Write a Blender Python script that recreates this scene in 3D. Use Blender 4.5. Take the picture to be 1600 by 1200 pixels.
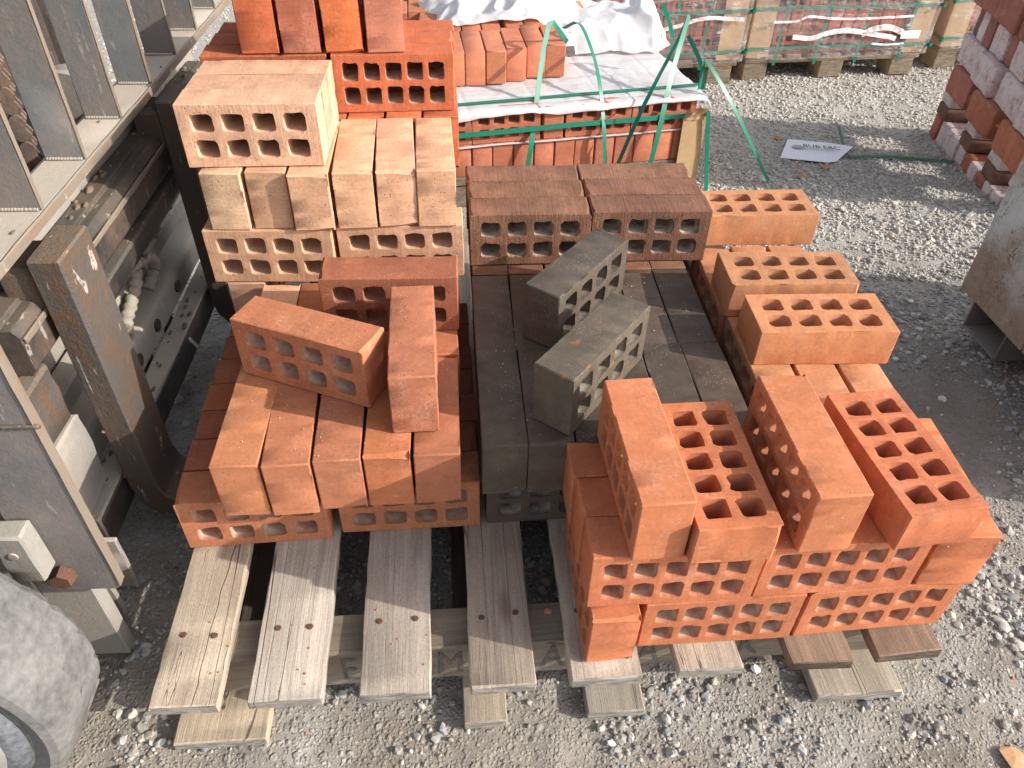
import bpy, bmesh, math, random
import numpy as np
from mathutils import Vector, Matrix
R_ = math.radians
scene = bpy.context.scene
for o_ in list(bpy.data.objects): bpy.data.objects.remove(o_)
# ------------------------------------------------------------------ camera
CR, CU, CF = (.996755, -.078906, .015908), (.039903, .656007, .7537), (.069907, .750619, -.657027)
cam = bpy.data.cameras.new('camera'); camo = bpy.data.objects.new('camera', cam)
scene.collection.objects.link(camo); scene.camera = camo
cam.sensor_fit = 'HORIZONTAL'; cam.sensor_width = 36; cam.lens = 27.03
camo.matrix_world = Matrix(((CR[0], CU[0], -CF[0], 0), (CR[1], CU[1], -CF[1], 0), (CR[2], CU[2], -CF[2], 1.0903), (0, 0, 0, 1)))
cam.clip_start = .02; cam.clip_end = 400
# ------------------------------------------------------------------ light
SUN_EL = R_(27); SUN_DIR = Vector((.947*math.cos(SUN_EL), -.322*math.cos(SUN_EL), math.sin(SUN_EL)))
world = bpy.data.worlds.new('World'); scene.world = world; world.use_nodes = True
wn = world.node_tree; sky = wn.nodes.new('ShaderNodeTexSky'); sky.sky_type = 'NISHITA'; sky.sun_disc = False
sky.sun_elevation = SUN_EL; sky.sun_rotation = math.atan2(.947, -.322); sky.dust_density = 2.0; sky.air_density = .8
wn.nodes['Background'].inputs['Strength'].default_value = .15
hs = wn.nodes.new('ShaderNodeHueSaturation'); hs.inputs['Saturation'].default_value = .45   # thin hazy sky
wn.links.new(sky.outputs[0], hs.inputs['Color']); wn.links.new(hs.outputs[0], wn.nodes['Background'].inputs['Color'])
sl = bpy.data.lights.new('sun', 'SUN'); sl.energy = 2.8; sl.angle = R_(.53); sl.color = (1, .94, .855)
so = bpy.data.objects.new('sun', sl); scene.collection.objects.link(so)
so.rotation_euler = SUN_DIR.to_track_quat('Z', 'Y').to_euler(); so.location = SUN_DIR*20
scene.view_settings.view_transform = 'Standard'; scene.view_settings.look = 'None'
scene.view_settings.exposure = .96; scene.view_settings.gamma = 1
scene.view_settings.use_curve_mapping = False
scene.render.engine = 'CYCLES'
scene.cycles.max_bounces = 8; scene.cycles.transparent_max_bounces = 16
# ------------------------------------------------------------------ helpers
rng = np.random.default_rng(7); rnd = random.Random(5)
COL = scene.collection
def link(o, parent=None):
    COL.objects.link(o)
    if parent is not None: o.parent = parent
    return o
def tag(o, label=None, cat=None, group=None, kind=None):
    if label: o['label'] = label
    if cat: o['category'] = cat
    if group: o['group'] = group
    if kind: o['kind'] = kind
    return o
def thing(name, label, cat, loc=(0, 0, 0), rz=0, group=None):
    o = bpy.data.objects.new(name, None); COL.objects.link(o); o.empty_display_size = .05
    o.location = loc; o.rotation_euler = (0, 0, rz)
    return tag(o, label, cat, group)
def mesh_obj(name, me, m=None, parent=None, loc=(0, 0, 0), rot=(0, 0, 0), color=None):
    o = bpy.data.objects.new(name, me)
    if m is not None and len(me.materials) == 0: me.materials.append(m)
    o.location = loc; o.rotation_euler = rot
    if color is not None: o.color = color
    return link(o, parent)
def pymesh(name, verts, faces, m=None, smooth=None):
    me = bpy.data.meshes.new(name); me.from_pydata([tuple(v) for v in verts], [], faces); me.update()
    if m: me.materials.append(m)
    if smooth is not None:
        me.shade_smooth(); me.set_sharp_from_angle(angle=R_(smooth))
    return me
def jit(c, a=.06):
    k = 1+rnd.uniform(-a, a); return tuple(max(0, min(1, x*k*(1+rnd.uniform(-a, a)*.35))) for x in c[:3])+((c[3],) if len(c) > 3 else (1,))
# --- node helper
class Mat:
    def __init__(s, name, rough=.7, spec=.3):
        s.m = bpy.data.materials.new(name); s.m.use_nodes = True; s.t = s.m.node_tree
        s.b = s.t.nodes['Principled BSDF']; s.out = s.t.nodes['Material Output']
        s.b.inputs['Roughness'].default_value = rough; s.b.inputs['Specular IOR Level'].default_value = spec
    def n(s, typ, ins=None, **pr):
        x = s.t.nodes.new('ShaderNode'+typ)
        for k, v in pr.items(): setattr(x, k, v)
        for k, v in (ins or {}).items(): s.set(x.inputs[k], v)
        return x
    def set(s, sock, v):
        if isinstance(v, bpy.types.NodeSocket): s.t.links.new(v, sock)
        else:
            if sock.type == 'RGBA' and len(v) == 3: v = (*v, 1)
            sock.default_value = v
    def noise(s, vec, scale, detail=3, rough=.55, dist=0):
        return s.n('TexNoise', {'Vector': vec, 'Scale': scale, 'Detail': detail, 'Roughness': rough, 'Distortion': dist}).outputs['Fac']
    def vor(s, vec, scale, feature='F1', rand=1):
        return s.n('TexVoronoi', {'Vector': vec, 'Scale': scale, 'Randomness': rand}, feature=feature)
    def math(s, op, a, b=0, c=0, clamp=False):
        x = s.n('Math', {0: a, 1: b, 2: c}, operation=op); x.use_clamp = clamp; return x.outputs[0]
    def mr(s, v, a, b, c=0, d=1):
        return s.n('MapRange', {'Value': v, 'From Min': a, 'From Max': b, 'To Min': c, 'To Max': d}).outputs[0]
    def mix(s, f, a, b, mode='MIX'):
        x = s.n('Mix', data_type='RGBA', blend_type=mode); s.set(x.inputs[0], f); s.set(x.inputs[6], a); s.set(x.inputs[7], b); return x.outputs[2]
    def vmul(s, v, k): return s.n('VectorMath', {0: v, 1: k}, operation='MULTIPLY').outputs[0]
    def vadd(s, v, k): return s.n('VectorMath', {0: v, 1: k}, operation='ADD').outputs[0]
    def xyz(s, v): return s.n('SeparateXYZ', {0: v}).outputs
    def ramp(s, f, stops):
        x = s.n('ValToRGB', {'Fac': f}); e = x.color_ramp.elements
        while len(e) < len(stops): e.new(.5)
        for i, (p, c) in enumerate(stops): e[i].position = p; e[i].color = (*c, 1) if len(c) == 3 else c
        return x.outputs[0]
    def bump(s, h, strength=.4, dist=.002, normal=None):
        i = {'Height': h, 'Strength': strength, 'Distance': dist}
        if normal is not None: i['Normal'] = normal
        return s.n('Bump', i).outputs[0]
    def obj(s): return s.n('TexCoord').outputs['Object']
    def seeded(s, v):
        r = s.n('ObjectInfo').outputs['Random']; k = s.n('CombineXYZ', {0: s.math('MULTIPLY', r, 13.1), 1: s.math('MULTIPLY', r, 31.7), 2: s.math('MULTIPLY', r, 7.3)}).outputs[0]
        return s.vadd(v, k)
    def fin(s, col=None, rough=None, normal=None, metal=None):
        if col is not None: s.set(s.b.inputs['Base Color'], col)
        if rough is not None: s.set(s.b.inputs['Roughness'], rough)
        if normal is not None: s.set(s.b.inputs['Normal'], normal)
        if metal is not None: s.set(s.b.inputs['Metallic'], metal)
        return s.m
# --- materials
def brick_mat(name, bump=.35, drag=.6, bloom=.35, pits=.5, speck=.0, scum=(.72, .58, .46), comb=0., mott=.5, spots=None, ro=(.78, .93)):
    M = Mat(name, .86, .22)
    cn = M.n('Attribute', attribute_name='canon').outputs['Vector']; hole = M.n('Attribute', attribute_name='hole').outputs['Fac']
    oi = M.n('ObjectInfo'); v = M.seeded(cn); base = oi.outputs['Color']
    z = M.xyz(cn)[2]; wire = M.math('GREATER_THAN', M.math('ABSOLUTE', z), .0285)
    big = M.noise(v, 16, 4, .6); fine = M.noise(v, 190, 4, .7); mid = M.noise(v, 60, 3)
    k = M.math('MULTIPLY', M.mr(big, .25, .75, 1-.22*mott, 1+.2*mott), M.mr(fine, .25, .75, .84, 1.14))
    k = M.math('MULTIPLY', k, M.mr(mid, .3, .7, .93, 1.07))
    side = M.noise(M.vmul(v, (34, 34, 4)), 1, 4, .6); k = M.math('MULTIPLY', k, M.mr(side, .3, .7, .90, 1.09))
    dragn = M.noise(M.vmul(v, (420, 14, 20)), 1, 3, .6)
    k = M.math('MULTIPLY', k, M.mr(M.math('MULTIPLY', wire, M.math('SUBTRACT', dragn, .5)), -.25, .25, 1-.22*drag, 1+.18*drag))
    if comb:
        cb = M.noise(M.vmul(v, (330, 330, 9)), 1, 3, .65); k = M.math('MULTIPLY', k, M.mr(cb, .32, .62, 1-.45*comb, 1+.18*comb)); dragn = M.math('ADD', dragn, M.math('MULTIPLY', cb, .5))
    col = M.mix(1, base, M.n('CombineColor', {0: k, 1: k, 2: k}).outputs[0], 'MULTIPLY')
    # darker firing flashes, pale scum
    fl = M.mr(M.noise(v, 7, 3, .6), .56, .72); col = M.mix(M.math('MULTIPLY', fl, .20*mott), col, M.mix(1, base, (.55, .42, .40), 'MULTIPLY'))
    sc = M.mr(M.noise(M.vmul(v, (9, 9, 22)), 1, 6, .72), .54, .78); sc = M.math('MULTIPLY', sc, M.mr(fine, .35, .7)); col = M.mix(M.math('MULTIPLY', sc, bloom), col, scum)
    pv = M.vor(v, 150); pit = M.math('MULTIPLY', M.mr(pv.outputs['Distance'], .10, .22, 1, 0), M.mr(M.noise(v, 45, 2), .5, .6)); 
    col = M.mix(M.math('MULTIPLY', pit, pits), col, M.mix(1, base, (.22, .17, .16), 'MULTIPLY'))
    sf = M.noise(M.vadd(M.vmul(v, (60, 200, 90)), M.n('CombineXYZ', {0: M.math('MULTIPLY', mid, 3.), 1: M.math('MULTIPLY', big, 40.), 2: 0.}).outputs[0]), 1, 2, .5); sff = M.math('MULTIPLY', M.mr(sf, .68, .72), M.mr(mid, .5, .62)); col = M.mix(M.math('MULTIPLY', sff, bloom), col, scum)
    if spots: col = M.mix(M.math('MULTIPLY', M.mr(M.noise(v, 26, 3, .5), .66, .71), .75), col, spots)
    if speck:
        sv = M.vor(v, 260); sp = M.math('MULTIPLY', M.mr(sv.outputs['Distance'], .12, .2, 1, 0), M.mr(M.noise(v, 20, 3), .48, .62)); col = M.mix(M.math('MULTIPLY', sp, speck), col, (.80, .74, .66))
    dn = M.mr(M.noise(v, 55, 4, .65), .30, .62); dust = M.math('MULTIPLY', M.math('MULTIPLY', hole, dn), oi.outputs['Alpha'])
    col = M.mix(dust, col, (.60, .545, .455))
    h = M.math('ADD', M.math('MULTIPLY', fine, .5), M.math('MULTIPLY', M.math('MULTIPLY', wire, dragn), .9*drag)); h = M.math('SUBTRACT', h, M.math('MULTIPLY', pit, 1.2))
    if comb: h = M.math('ADD', h, M.math('MULTIPLY', cb, 2.2*comb)); h = M.math('ADD', h, M.math('MULTIPLY', big, .8))
    return M.fin(col, M.mr(fine, .3, .7, *ro), M.bump(h, bump, .0022))
M_CLAY = brick_mat('clay smooth', .24, .6, .35, .32, mott=.42)
M_SAND = brick_mat('clay sandy', .5, .6, .32, .65, 0, (.74, .62, .50), .15, .8)
M_RUST = brick_mat('clay rough', .75, 1.2, .40, .9, 0, (.42, .27, .22), .28, 1.3)
M_DARK = brick_mat('clay dark', .3, .5, .45, .3, .45, (.22, .17, .125), 0, 1.2, None, (.42, .72))
M_DARKSPOT = brick_mat('clay dark spotted', .3, .5, .45, .3, .45, (.22, .17, .125), 0, 1.2, (.30, .12, .05), (.45, .75))
M_SPECK = brick_mat('clay speckled', .5, .5, .35, .5, .6)
M_PAVER = brick_mat('clay old paver', .9, .8, .55, .8, .2, (.6, .5, .46))
def whitewash_mat():
    M = Mat('old whitewash', .9, .2); v = M.seeded(M.n('Attribute', attribute_name='canon').outputs['Vector'])
    n1 = M.noise(v, 90, 5, .8); n2 = M.noise(v, 22, 4, .6); f = M.mr(M.math('ADD', n1, M.math('MULTIPLY', n2, .7)), .55, .86)
    f = M.math('MULTIPLY', f, .86)
    col = M.mix(f, M.mix(1, M.n('ObjectInfo').outputs['Color'], M.n('CombineColor', {0: M.mr(n2, .2, .8, .7, 1.25), 1: M.mr(n2, .2, .8, .7, 1.2), 2: M.mr(n2, .2, .8, .7, 1.2)}).outputs[0], 'MULTIPLY'), (.66, .57, .55))
    return M.fin(col, .9, M.bump(M.math('ADD', n1, n2), .8, .003))
M_WASH = whitewash_mat()
def wood_mat(name, dark, light, grey=.5):
    M = Mat(name, .85, .2); v = M.obj(); oi = M.n('ObjectInfo'); vs = M.seeded(v)
    warp = M.noise(M.vmul(vs, (6, 1.2, 6)), 1, 3); gv = M.vadd(M.vmul(vs, (90, 2.4, 60)), M.n('CombineXYZ', {0: M.math('MULTIPLY', warp, 9), 1: 0., 2: M.math('MULTIPLY', warp, 5)}).outputs[0])
    g = M.noise(gv, 1, 4, .6); fib = M.noise(M.vmul(vs, (520, 9, 400)), 1, 3, .7); blot = M.noise(M.vmul(vs, (14, 4, 14)), 1, 4, .65); sp = M.noise(vs, 300, 3, .7)
    f = M.math('ADD', M.math('MULTIPLY', g, .55), M.math('ADD', M.math('MULTIPLY', fib, .30), M.math('MULTIPLY', blot, .42)))
    col = M.ramp(f, [(.34, dark), (.56, tuple((a+b)/2 for a, b in zip(dark, light))), (.80, light)])
    col = M.mix(M.mr(blot, .55, .75, 0, grey), col, (.46, .43, .39)); col = M.mix(1, col, oi.outputs['Color'], 'MULTIPLY')
    col = M.mix(M.mr(sp, .35, .65, .22, 0), col, (.05, .04, .03))
    stn = M.mr(M.noise(M.vmul(vs, (22, 2.2, 22)), 1, 5, .7), .55, .72); col = M.mix(M.math('MULTIPLY', stn, .42), col, (.20, .165, .135))
    cr = M.noise(M.vmul(vs, (34, .55, 34)), 1, 2, .5); crk = M.mr(M.math('ABSOLUTE', M.math('SUBTRACT', cr, .5)), .0, .0045, 1, 0); crk = M.math('MULTIPLY', crk, M.mr(blot, .45, .55))
    col = M.mix(M.math('MULTIPLY', crk, .8), col, (.03, .022, .016))
    en = M.math('GREATER_THAN', M.math('ABSOLUTE', M.xyz(M.n('TexCoord').outputs['Normal'])[1]), .7); rg = M.noise(M.vmul(vs, (26, 1, 120)), 1, 3, .6, 1.); col = M.mix(en, col, M.mix(M.mr(rg, .35, .65), tuple(x*.28 for x in light), tuple(x*.62 for x in light)))
    c2 = M.noise(M.vmul(M.vadd(vs, (5.3, 0, 2)), (17, .30, 17)), 1, 1, .4); ck2 = M.mr(M.math('ABSOLUTE', M.math('SUBTRACT', c2, .5)), .0, .0032, 1, 0); col = M.mix(M.math('MULTIPLY', ck2, .85), col, (.05, .038, .028))
    kn = M.vor(M.vmul(vs, (9, 2.6, 9)), 1); knf = M.mr(kn.outputs['Distance'], .06, .11, 1, 0); col = M.mix(M.math('MULTIPLY', knf, .65), col, (.16, .09, .05))
    h = M.math('ADD', M.math('MULTIPLY', g, .7), M.math('ADD', M.math('MULTIPLY', fib, .8), M.math('MULTIPLY', sp, .35))); h = M.math('SUBTRACT', M.math('SUBTRACT', h, crk), ck2)
    return M.fin(col, .86, M.bump(h, .55, .0018))
M_WOOD = wood_mat('weathered pine', (.19, .165, .138), (.60, .54, .47))
M_WOODD = wood_mat('dark pine', (.07, .05, .04), (.26, .19, .14), .25)
M_WOODP = wood_mat('yellow pallet wood', (.19, .14, .09), (.44, .35, .25), .45)
def metal_mat(name, base, dust=(.42, .37, .30), dustamt=.5, rust=.35, metal=.35, rough=.5, rustcol=(.17, .085, .045), scratch=.4, streak=0., bmp=.4):
    M = Mat(name, rough, .4); v = M.seeded(M.obj())
    a = M.noise(v, 9, 6, .7); b = M.noise(v, 60, 4, .7); c = M.noise(v, 260, 3, .7)
    if streak: a = M.math('ADD', M.math('MULTIPLY', a, 1-streak), M.math('MULTIPLY', M.noise(M.vmul(v, (75, 75, 7)), 1, 5, .7), streak))
    geo = M.n('NewGeometry'); up = M.xyz(geo.outputs['Normal'])[2]
    col = M.mix(M.mr(b, .3, .7, 0, .6), base, tuple(x*1.35 for x in base))
    rf = M.math('MULTIPLY', M.mr(M.math('ADD', a, M.math('MULTIPLY', b, .35)), .62, .86), rust, clamp=True); col = M.mix(rf, col, M.mix(b, rustcol, tuple(x*1.9 for x in rustcol)))
    df = M.math('MULTIPLY', M.mr(M.math('ADD', M.math('MULTIPLY', up, .45), M.math('ADD', M.math('MULTIPLY', a, .7), M.math('MULTIPLY', c, .25))), .30, .95), dustamt, clamp=True)
    col = M.mix(df, col, M.mix(c, tuple(x*.85 for x in dust), tuple(x*1.12 for x in dust)))
    sc = M.noise(M.vmul(v, (150, 40, 14)), 1, 2, .5, .35); scf = M.math('MULTIPLY', M.mr(sc, .66, .70), M.mr(b, .45, .55)); col = M.mix(M.math('MULTIPLY', scf, scratch), col, (.55, .52, .47))
    return M.fin(col, M.mr(df, 0, .6, rough, .9), M.bump(M.math('ADD', M.math('MULTIPLY', a, bmp), M.math('ADD', b, M.math('MULTIPLY', c, .5))), bmp, .0024), M.mr(df, 0, .5, metal, 0))
M_STEEL = metal_mat('blue grey steel', (.155, .17, .18), (.44, .41, .36), .42, .45)
M_RAIL = metal_mat('dusty rail steel', (.25, .245, .235), (.52, .45, .36), .75, .55, .2, .6)
M_FORK = metal_mat('worn fork steel', (.075, .072, .070), (.38, .28, .18), .24, 1.6, .2, .5, (.075, .043, .026), .7, .6, .9)
M_BEAM = metal_mat('dusty carriage steel', (.20, .19, .18), (.46, .41, .34), 1.0, .3, .1, .7)
M_GREASE = metal_mat('greasy black steel', (.022, .022, .024), (.20, .17, .13), .42, .3, .1, .5)
M_PLATE = metal_mat('plum grey plate', (.12, .112, .112), (.40, .37, .33), .55, .2, .15, .55)
M_PALEM = metal_mat('pale dusty panel', (.22, .21, .19), (.37, .345, .30), .9, .35, 0, .8)
M_CHAIN = metal_mat('dusty chain', (.07, .055, .045), (.30, .23, .18), .55, .8, .1, .6)
M_EDGE = metal_mat('bare rusty and lit edge', (.17, .14, .11), (.36, .31, .25), .5, 1.2, .1, .7, (.11, .07, .045))
def simple(name, col, rough=.6, spec=.3, nscale=120, amt=.25, bump=.2, dist=.001, alt=None):
    M = Mat(name, rough, spec); v = M.seeded(M.obj()); a = M.noise(v, nscale, 4, .65); b = M.noise(v, nscale*.12, 4, .6)
    c = M.mix(M.mr(M.math('ADD', M.math('MULTIPLY', a, .5), M.math('MULTIPLY', b, .5)), .3, .7), tuple(x*(1-amt) for x in col), alt or tuple(min(1, x*(1+amt)) for x in col))
    return M.fin(c, rough, M.bump(M.math('ADD', a, b), bump, dist))
M_RUBBER = simple('dusty rubber', (.10, .10, .104), .85, .25, 90, .4, .45, .0015, (.225, .218, .205))
M_RUBD = simple('blue black rubber', (.05, .055, .07), .8, .25, 120, .5, .6, .002, (.22, .23, .25))
M_HUB = simple('dusty hub paint', (.42, .40, .37), .75, .25, 90, .25)
M_NAIL = simple('rusty nail', (.125, .062, .04), .8, .3, 300, .4)
M_STRAP = simple('green strap', (.006, .165, .10), .42, .5, 60, .18, .1)
M_CARD = simple('cardboard', (.46, .315, .17), .88, .15, 60, .18, .25)
M_HOSE = simple('dusty hose', (.34, .30, .25), .85, .2, 120, .3)
M_PAPER = simple('white paper', (.80, .81, .83), .8, .2, 40, .05)
M_INK = simple('dark ink', (.06, .06, .07), .8, .2)
M_STENCIL = simple('faded stencil ink', (.085, .08, .074), .9, .1, 260, .6, .1, .001, (.19, .175, .155))
M_LEAF = simple('dry leaf', (.42, .23, .11), .8, .2, 90, .3)
M_DIRT = simple('caked dirt', (.17, .135, .10), .95, .1, 160, .4)
M_CRUMB = simple('pale crumb', (.56, .47, .38), .9, .1, 200, .3)
M_CHIP = simple('brick chip', (.50, .22, .13), .9, .2, 120, .3)
def box_paint():
    M = Mat('scuffed grey paint', .6, .35); v = M.obj(); a = M.noise(v, 8, 6, .72); b = M.noise(v, 70, 4, .7); z = M.xyz(v)[2]
    col = M.mix(M.mr(b, .3, .7), (.46, .485, .475), (.58, .60, .585))
    low = M.mr(z, -.25, -.06, 1, 0); d = M.mr(M.math('ADD', a, M.math('MULTIPLY', low, .32)), .46, .74); col = M.mix(M.math('MULTIPLY', d, .85, clamp=True), col, M.mix(b, (.24, .155, .095), (.38, .28, .19)))
    wv = M.vadd(v, M.n('CombineXYZ', {0: 0., 1: M.math('MULTIPLY', a, .5), 2: M.math('MULTIPLY', a, .4)}).outputs[0])
    for rot, sc in (((.6, 0, 0), (9, 60, 7)), ((-.7, 0, 0), (9, 75, 9)), ((.15, 0, 0), (9, 85, 6))):
        mp = M.n('Mapping', {'Vector': wv, 'Rotation': rot, 'Scale': sc}).outputs[0]; s = M.noise(mp, 1, 3, .6, .6)
        f = M.math('MULTIPLY', M.mr(s, .585, .62), M.mr(M.noise(v, 17+rot[0]*9, 3, .6), .45, .52)); col = M.mix(M.math('MULTIPLY', f, .85), col, (.15, .075, .045))
    return M.fin(col, .62, M.bump(M.math('ADD', a, b), .3, .002), .1)
M_BOX = box_paint()
def film_mat(name, op=.25, tint=(.74, .70, .70)):
    M = Mat(name, .22, .6); v = M.obj(); a = M.noise(M.vmul(v, (2.5, 2.5, 16)), 1, 5, .65, .8); b = M.noise(v, 9, 4, .6)
    tr = M.n('BsdfTransparent', {'Color': (.95, .93, .93, 1)}).outputs[0]
    M.fin(tint, .25, M.bump(M.math('ADD', a, b), .8, .03))
    cr = M.mr(M.math('ABSOLUTE', M.math('SUBTRACT', a, .5)), 0, .014, .55, 0); cr = M.math('MULTIPLY', cr, M.mr(b, .5, .62))
    f = M.math('ADD', M.mr(b, .35, .7, op*.6, op*1.3), cr, clamp=True)
    mx = M.n('MixShader', {0: f}); M.t.links.new(tr, mx.inputs[1]); M.t.links.new(M.b.outputs[0], mx.inputs[2]); M.t.links.new(mx.outputs[0], M.out.inputs['Surface'])
    return M.m
M_FILM = film_mat('shrink film', .17)
M_FOLD = film_mat('white film fold', .75, (.86, .80, .79))
def sheet_mat():
    M = Mat('white plastic sheet', .55, .3); v = M.obj(); a = M.noise(v, 60, 5, .7); b = M.noise(M.vmul(v, (2, 14, 6)), 1, 5, .6, .4); d = M.vor(v, 55)
    sp = M.math('MULTIPLY', M.mr(d.outputs['Distance'], .07, .13, 1, 0), M.mr(M.noise(v, 12, 3), .46, .56)); col = M.mix(M.mr(b, .3, .7), (.62, .615, .62), (.76, .755, .76)); col = M.mix(M.math('MULTIPLY', sp, .7), col, (.5, .3, .22))
    col = M.mix(M.mr(M.noise(v, 5, 4, .65), .52, .75, 0, .3), col, (.72, .56, .48))
    M.fin(col, .6, M.bump(M.math('ADD', a, M.math('MULTIPLY', b, 2)), .5, .004))
    tl = M.n('BsdfTranslucent', {'Color': (.8, .8, .8, 1)}).outputs[0]; mx = M.n('MixShader', {0: .22}); M.t.links.new(M.b.outputs[0], mx.inputs[1]); M.t.links.new(tl, mx.inputs[2]); M.t.links.new(mx.outputs[0], M.out.inputs['Surface'])
    return M.m
M_SHEET = sheet_mat()
def ground_mat():
    M = Mat('gravel ground', .92, .2); v = M.n('TexCoord').outputs['Object']; P = M.xyz(v)
    a = M.noise(v, 2.2, 5, .62); b = M.noise(v, 9, 5, .65); c = M.noise(v, 60, 5, .7); d = M.noise(v, 330, 3, .7)
    soil = M.mix(M.mr(b, .3, .7), (.23, .198, .162), (.34, .30, .248)); grey = M.mix(M.mr(c, .3, .7), (.29, .272, .248), (.44, .415, .38)); pale = M.mix(M.mr(c, .3, .7), (.40, .37, .325), (.60, .56, .495))
    col = M.mix(M.mr(M.math('ADD', a, M.math('MULTIPLY', b, .4)), .58, .78), soil, grey)
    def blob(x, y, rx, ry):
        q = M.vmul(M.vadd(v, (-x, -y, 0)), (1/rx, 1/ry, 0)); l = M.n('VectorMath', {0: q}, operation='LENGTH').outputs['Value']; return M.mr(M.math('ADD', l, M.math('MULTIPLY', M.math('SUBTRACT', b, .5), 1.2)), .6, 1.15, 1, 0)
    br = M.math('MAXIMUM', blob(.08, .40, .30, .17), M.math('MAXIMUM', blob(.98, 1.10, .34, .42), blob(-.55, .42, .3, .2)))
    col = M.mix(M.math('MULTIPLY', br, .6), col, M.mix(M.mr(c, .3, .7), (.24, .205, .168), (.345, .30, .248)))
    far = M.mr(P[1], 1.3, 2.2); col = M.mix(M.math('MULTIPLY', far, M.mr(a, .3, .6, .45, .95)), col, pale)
    wv = M.vadd(v, M.vmul(M.n('TexNoise', {'Vector': v, 'Scale': 90, 'Detail': 2}).outputs['Color'], (.006, .006, 0)))
    grit = []
    for sc, lo, hi, amt in ((210, .30, .62, .55), (115, .22, .42, .75), (58, .20, .34, .85)):
        q = M.vor(M.vadd(wv, (sc*.13, sc*.07, 0)), sc); cc = M.n('SeparateColor', {0: q.outputs['Color']}).outputs
        keep = M.math('GREATER_THAN', cc[1], .42 if sc > 100 else .66); f = M.math('MULTIPLY', M.mr(q.outputs['Distance'], lo, hi, 1, 0), keep)
        pc = M.ramp(cc[0], [(0, (.17, .15, .13)), (.35, (.29, .262, .23)), (.7, (.41, .385, .35)), (1, (.58, .55, .49))])
        col = M.mix(M.math('MULTIPLY', M.math('MULTIPLY', f, amt), M.mr(br, 0, 1, 1, .35)), col, pc); grit.append(M.math('MULTIPLY', f, 60/sc+.25))
    col = M.mix(M.mr(d, .3, .55, .34, 0), col, (.07, .058, .046)); col = M.mix(M.mr(M.noise(v, 26, 5, .7), .54, .74, 0, .30), col, (.18, .158, .132))
    h = M.math('ADD', M.math('MULTIPLY', c, 1.0), M.math('ADD', M.math('MULTIPLY', d, .5), M.math('ADD', grit[0], M.math('ADD', grit[1], grit[2]))))
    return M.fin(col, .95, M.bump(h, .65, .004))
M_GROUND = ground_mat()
def stone_mat():
    M = Mat('pebbles', .95, .1); c = M.n('Attribute', attribute_name='tone').outputs['Color']; v = M.n('TexCoord').outputs['Object']; n1 = M.noise(v, 420, 4, .7); n2 = M.noise(v, 110, 3)
    k = M.math('MULTIPLY', M.mr(n1, .3, .7, .82, 1.15), M.mr(n2, .3, .7, .88, 1.1)); col = M.mix(1, c, M.n('CombineColor', {0: k, 1: k, 2: k}).outputs[0], 'MULTIPLY')
    return M.fin(col, .85, M.bump(n1, .4, .001))
M_STONE = stone_mat()
# ------------------------------------------------------------------ ground
def vnoise(x, y, seed=0):
    x = np.asarray(x, float); y = np.asarray(y, float); xi = np.floor(x).astype(np.int64); yi = np.floor(y).astype(np.int64); fx = x-xi; fy = y-yi
    def h(i, j):
        n = (i*374761393+j*668265263+seed*974711) & 0xffffffff; n = ((n ^ (n >> 13))*1274126177) & 0xffffffff; return ((n ^ (n >> 16)) & 0xffff)/65535.
    sx = fx*fx*(3-2*fx); sy = fy*fy*(3-2*fy)
    return (h(xi, yi)*(1-sx)+h(xi+1, yi)*sx)*(1-sy)+(h(xi, yi+1)*(1-sx)+h(xi+1, yi+1)*sx)*sy
def gslope(y):
    y = np.asarray(y, float); t = np.clip(y-.9, 0, 6.5); return -.09*(t-np.clip(.3-t, 0, .3)*0)
def ground_z(x, y):
    near = np.exp(-np.maximum(0, np.hypot(x, y-1.5)-4)/3)
    return gslope(y)+near*(.010*(vnoise(x*3, y*3, 1)-.5)+.008*(vnoise(x*11, y*11, 2)-.5)+.005*(vnoise(x*37, y*37, 3)-.5)) - .003
def N1(x, y, s): return float(vnoise(np.array([x]), np.array([y]), s)[0])-.5
def graded(lo, hi, near_lo, near_hi, step, growth):
    a = list(np.arange(near_lo, near_hi, step)); s = step
    while a[-1] < hi: s *= growth; a.append(a[-1]+s)
    b = []; s = step; c = near_lo
    while c > lo: s *= growth; c -= s; b.append(c)
    return np.array(b[::-1]+a)
gx = graded(-160, 160, -1.3, 2.2, .0125, 1.12); gy = graded(-60, 220, .1, 3.2, .0125, 1.12)
XX, YY = np.meshgrid(gx, gy); ZZ = ground_z(XX, YY)
nv, nx, ny = XX.size, len(gx), len(gy)
def np_mesh(name, V, F, m):
    me = bpy.data.meshes.new(name); k = F.shape[1]
    me.vertices.add(len(V)); me.vertices.foreach_set('co', V.astype(np.float32).ravel()); me.loops.add(F.size); me.loops.foreach_set('vertex_index', F.astype(np.int32).ravel())
    me.polygons.add(len(F)); me.polygons.foreach_set('loop_start', np.arange(0, F.size, k, dtype=np.int32)); me.update(calc_edges=True); me.materials.append(m); return me
ii = np.arange(nv).reshape(ny, nx)
F = np.stack([ii[:-1, :-1], ii[:-1, 1:], ii[1:, 1:], ii[1:, :-1]], -1).reshape(-1, 4)
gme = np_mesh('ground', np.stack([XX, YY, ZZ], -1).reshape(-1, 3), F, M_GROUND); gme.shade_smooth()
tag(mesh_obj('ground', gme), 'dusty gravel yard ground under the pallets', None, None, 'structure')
def gz1(x, y): return float(ground_z(np.array([x]), np.array([y]))[0])
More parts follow.
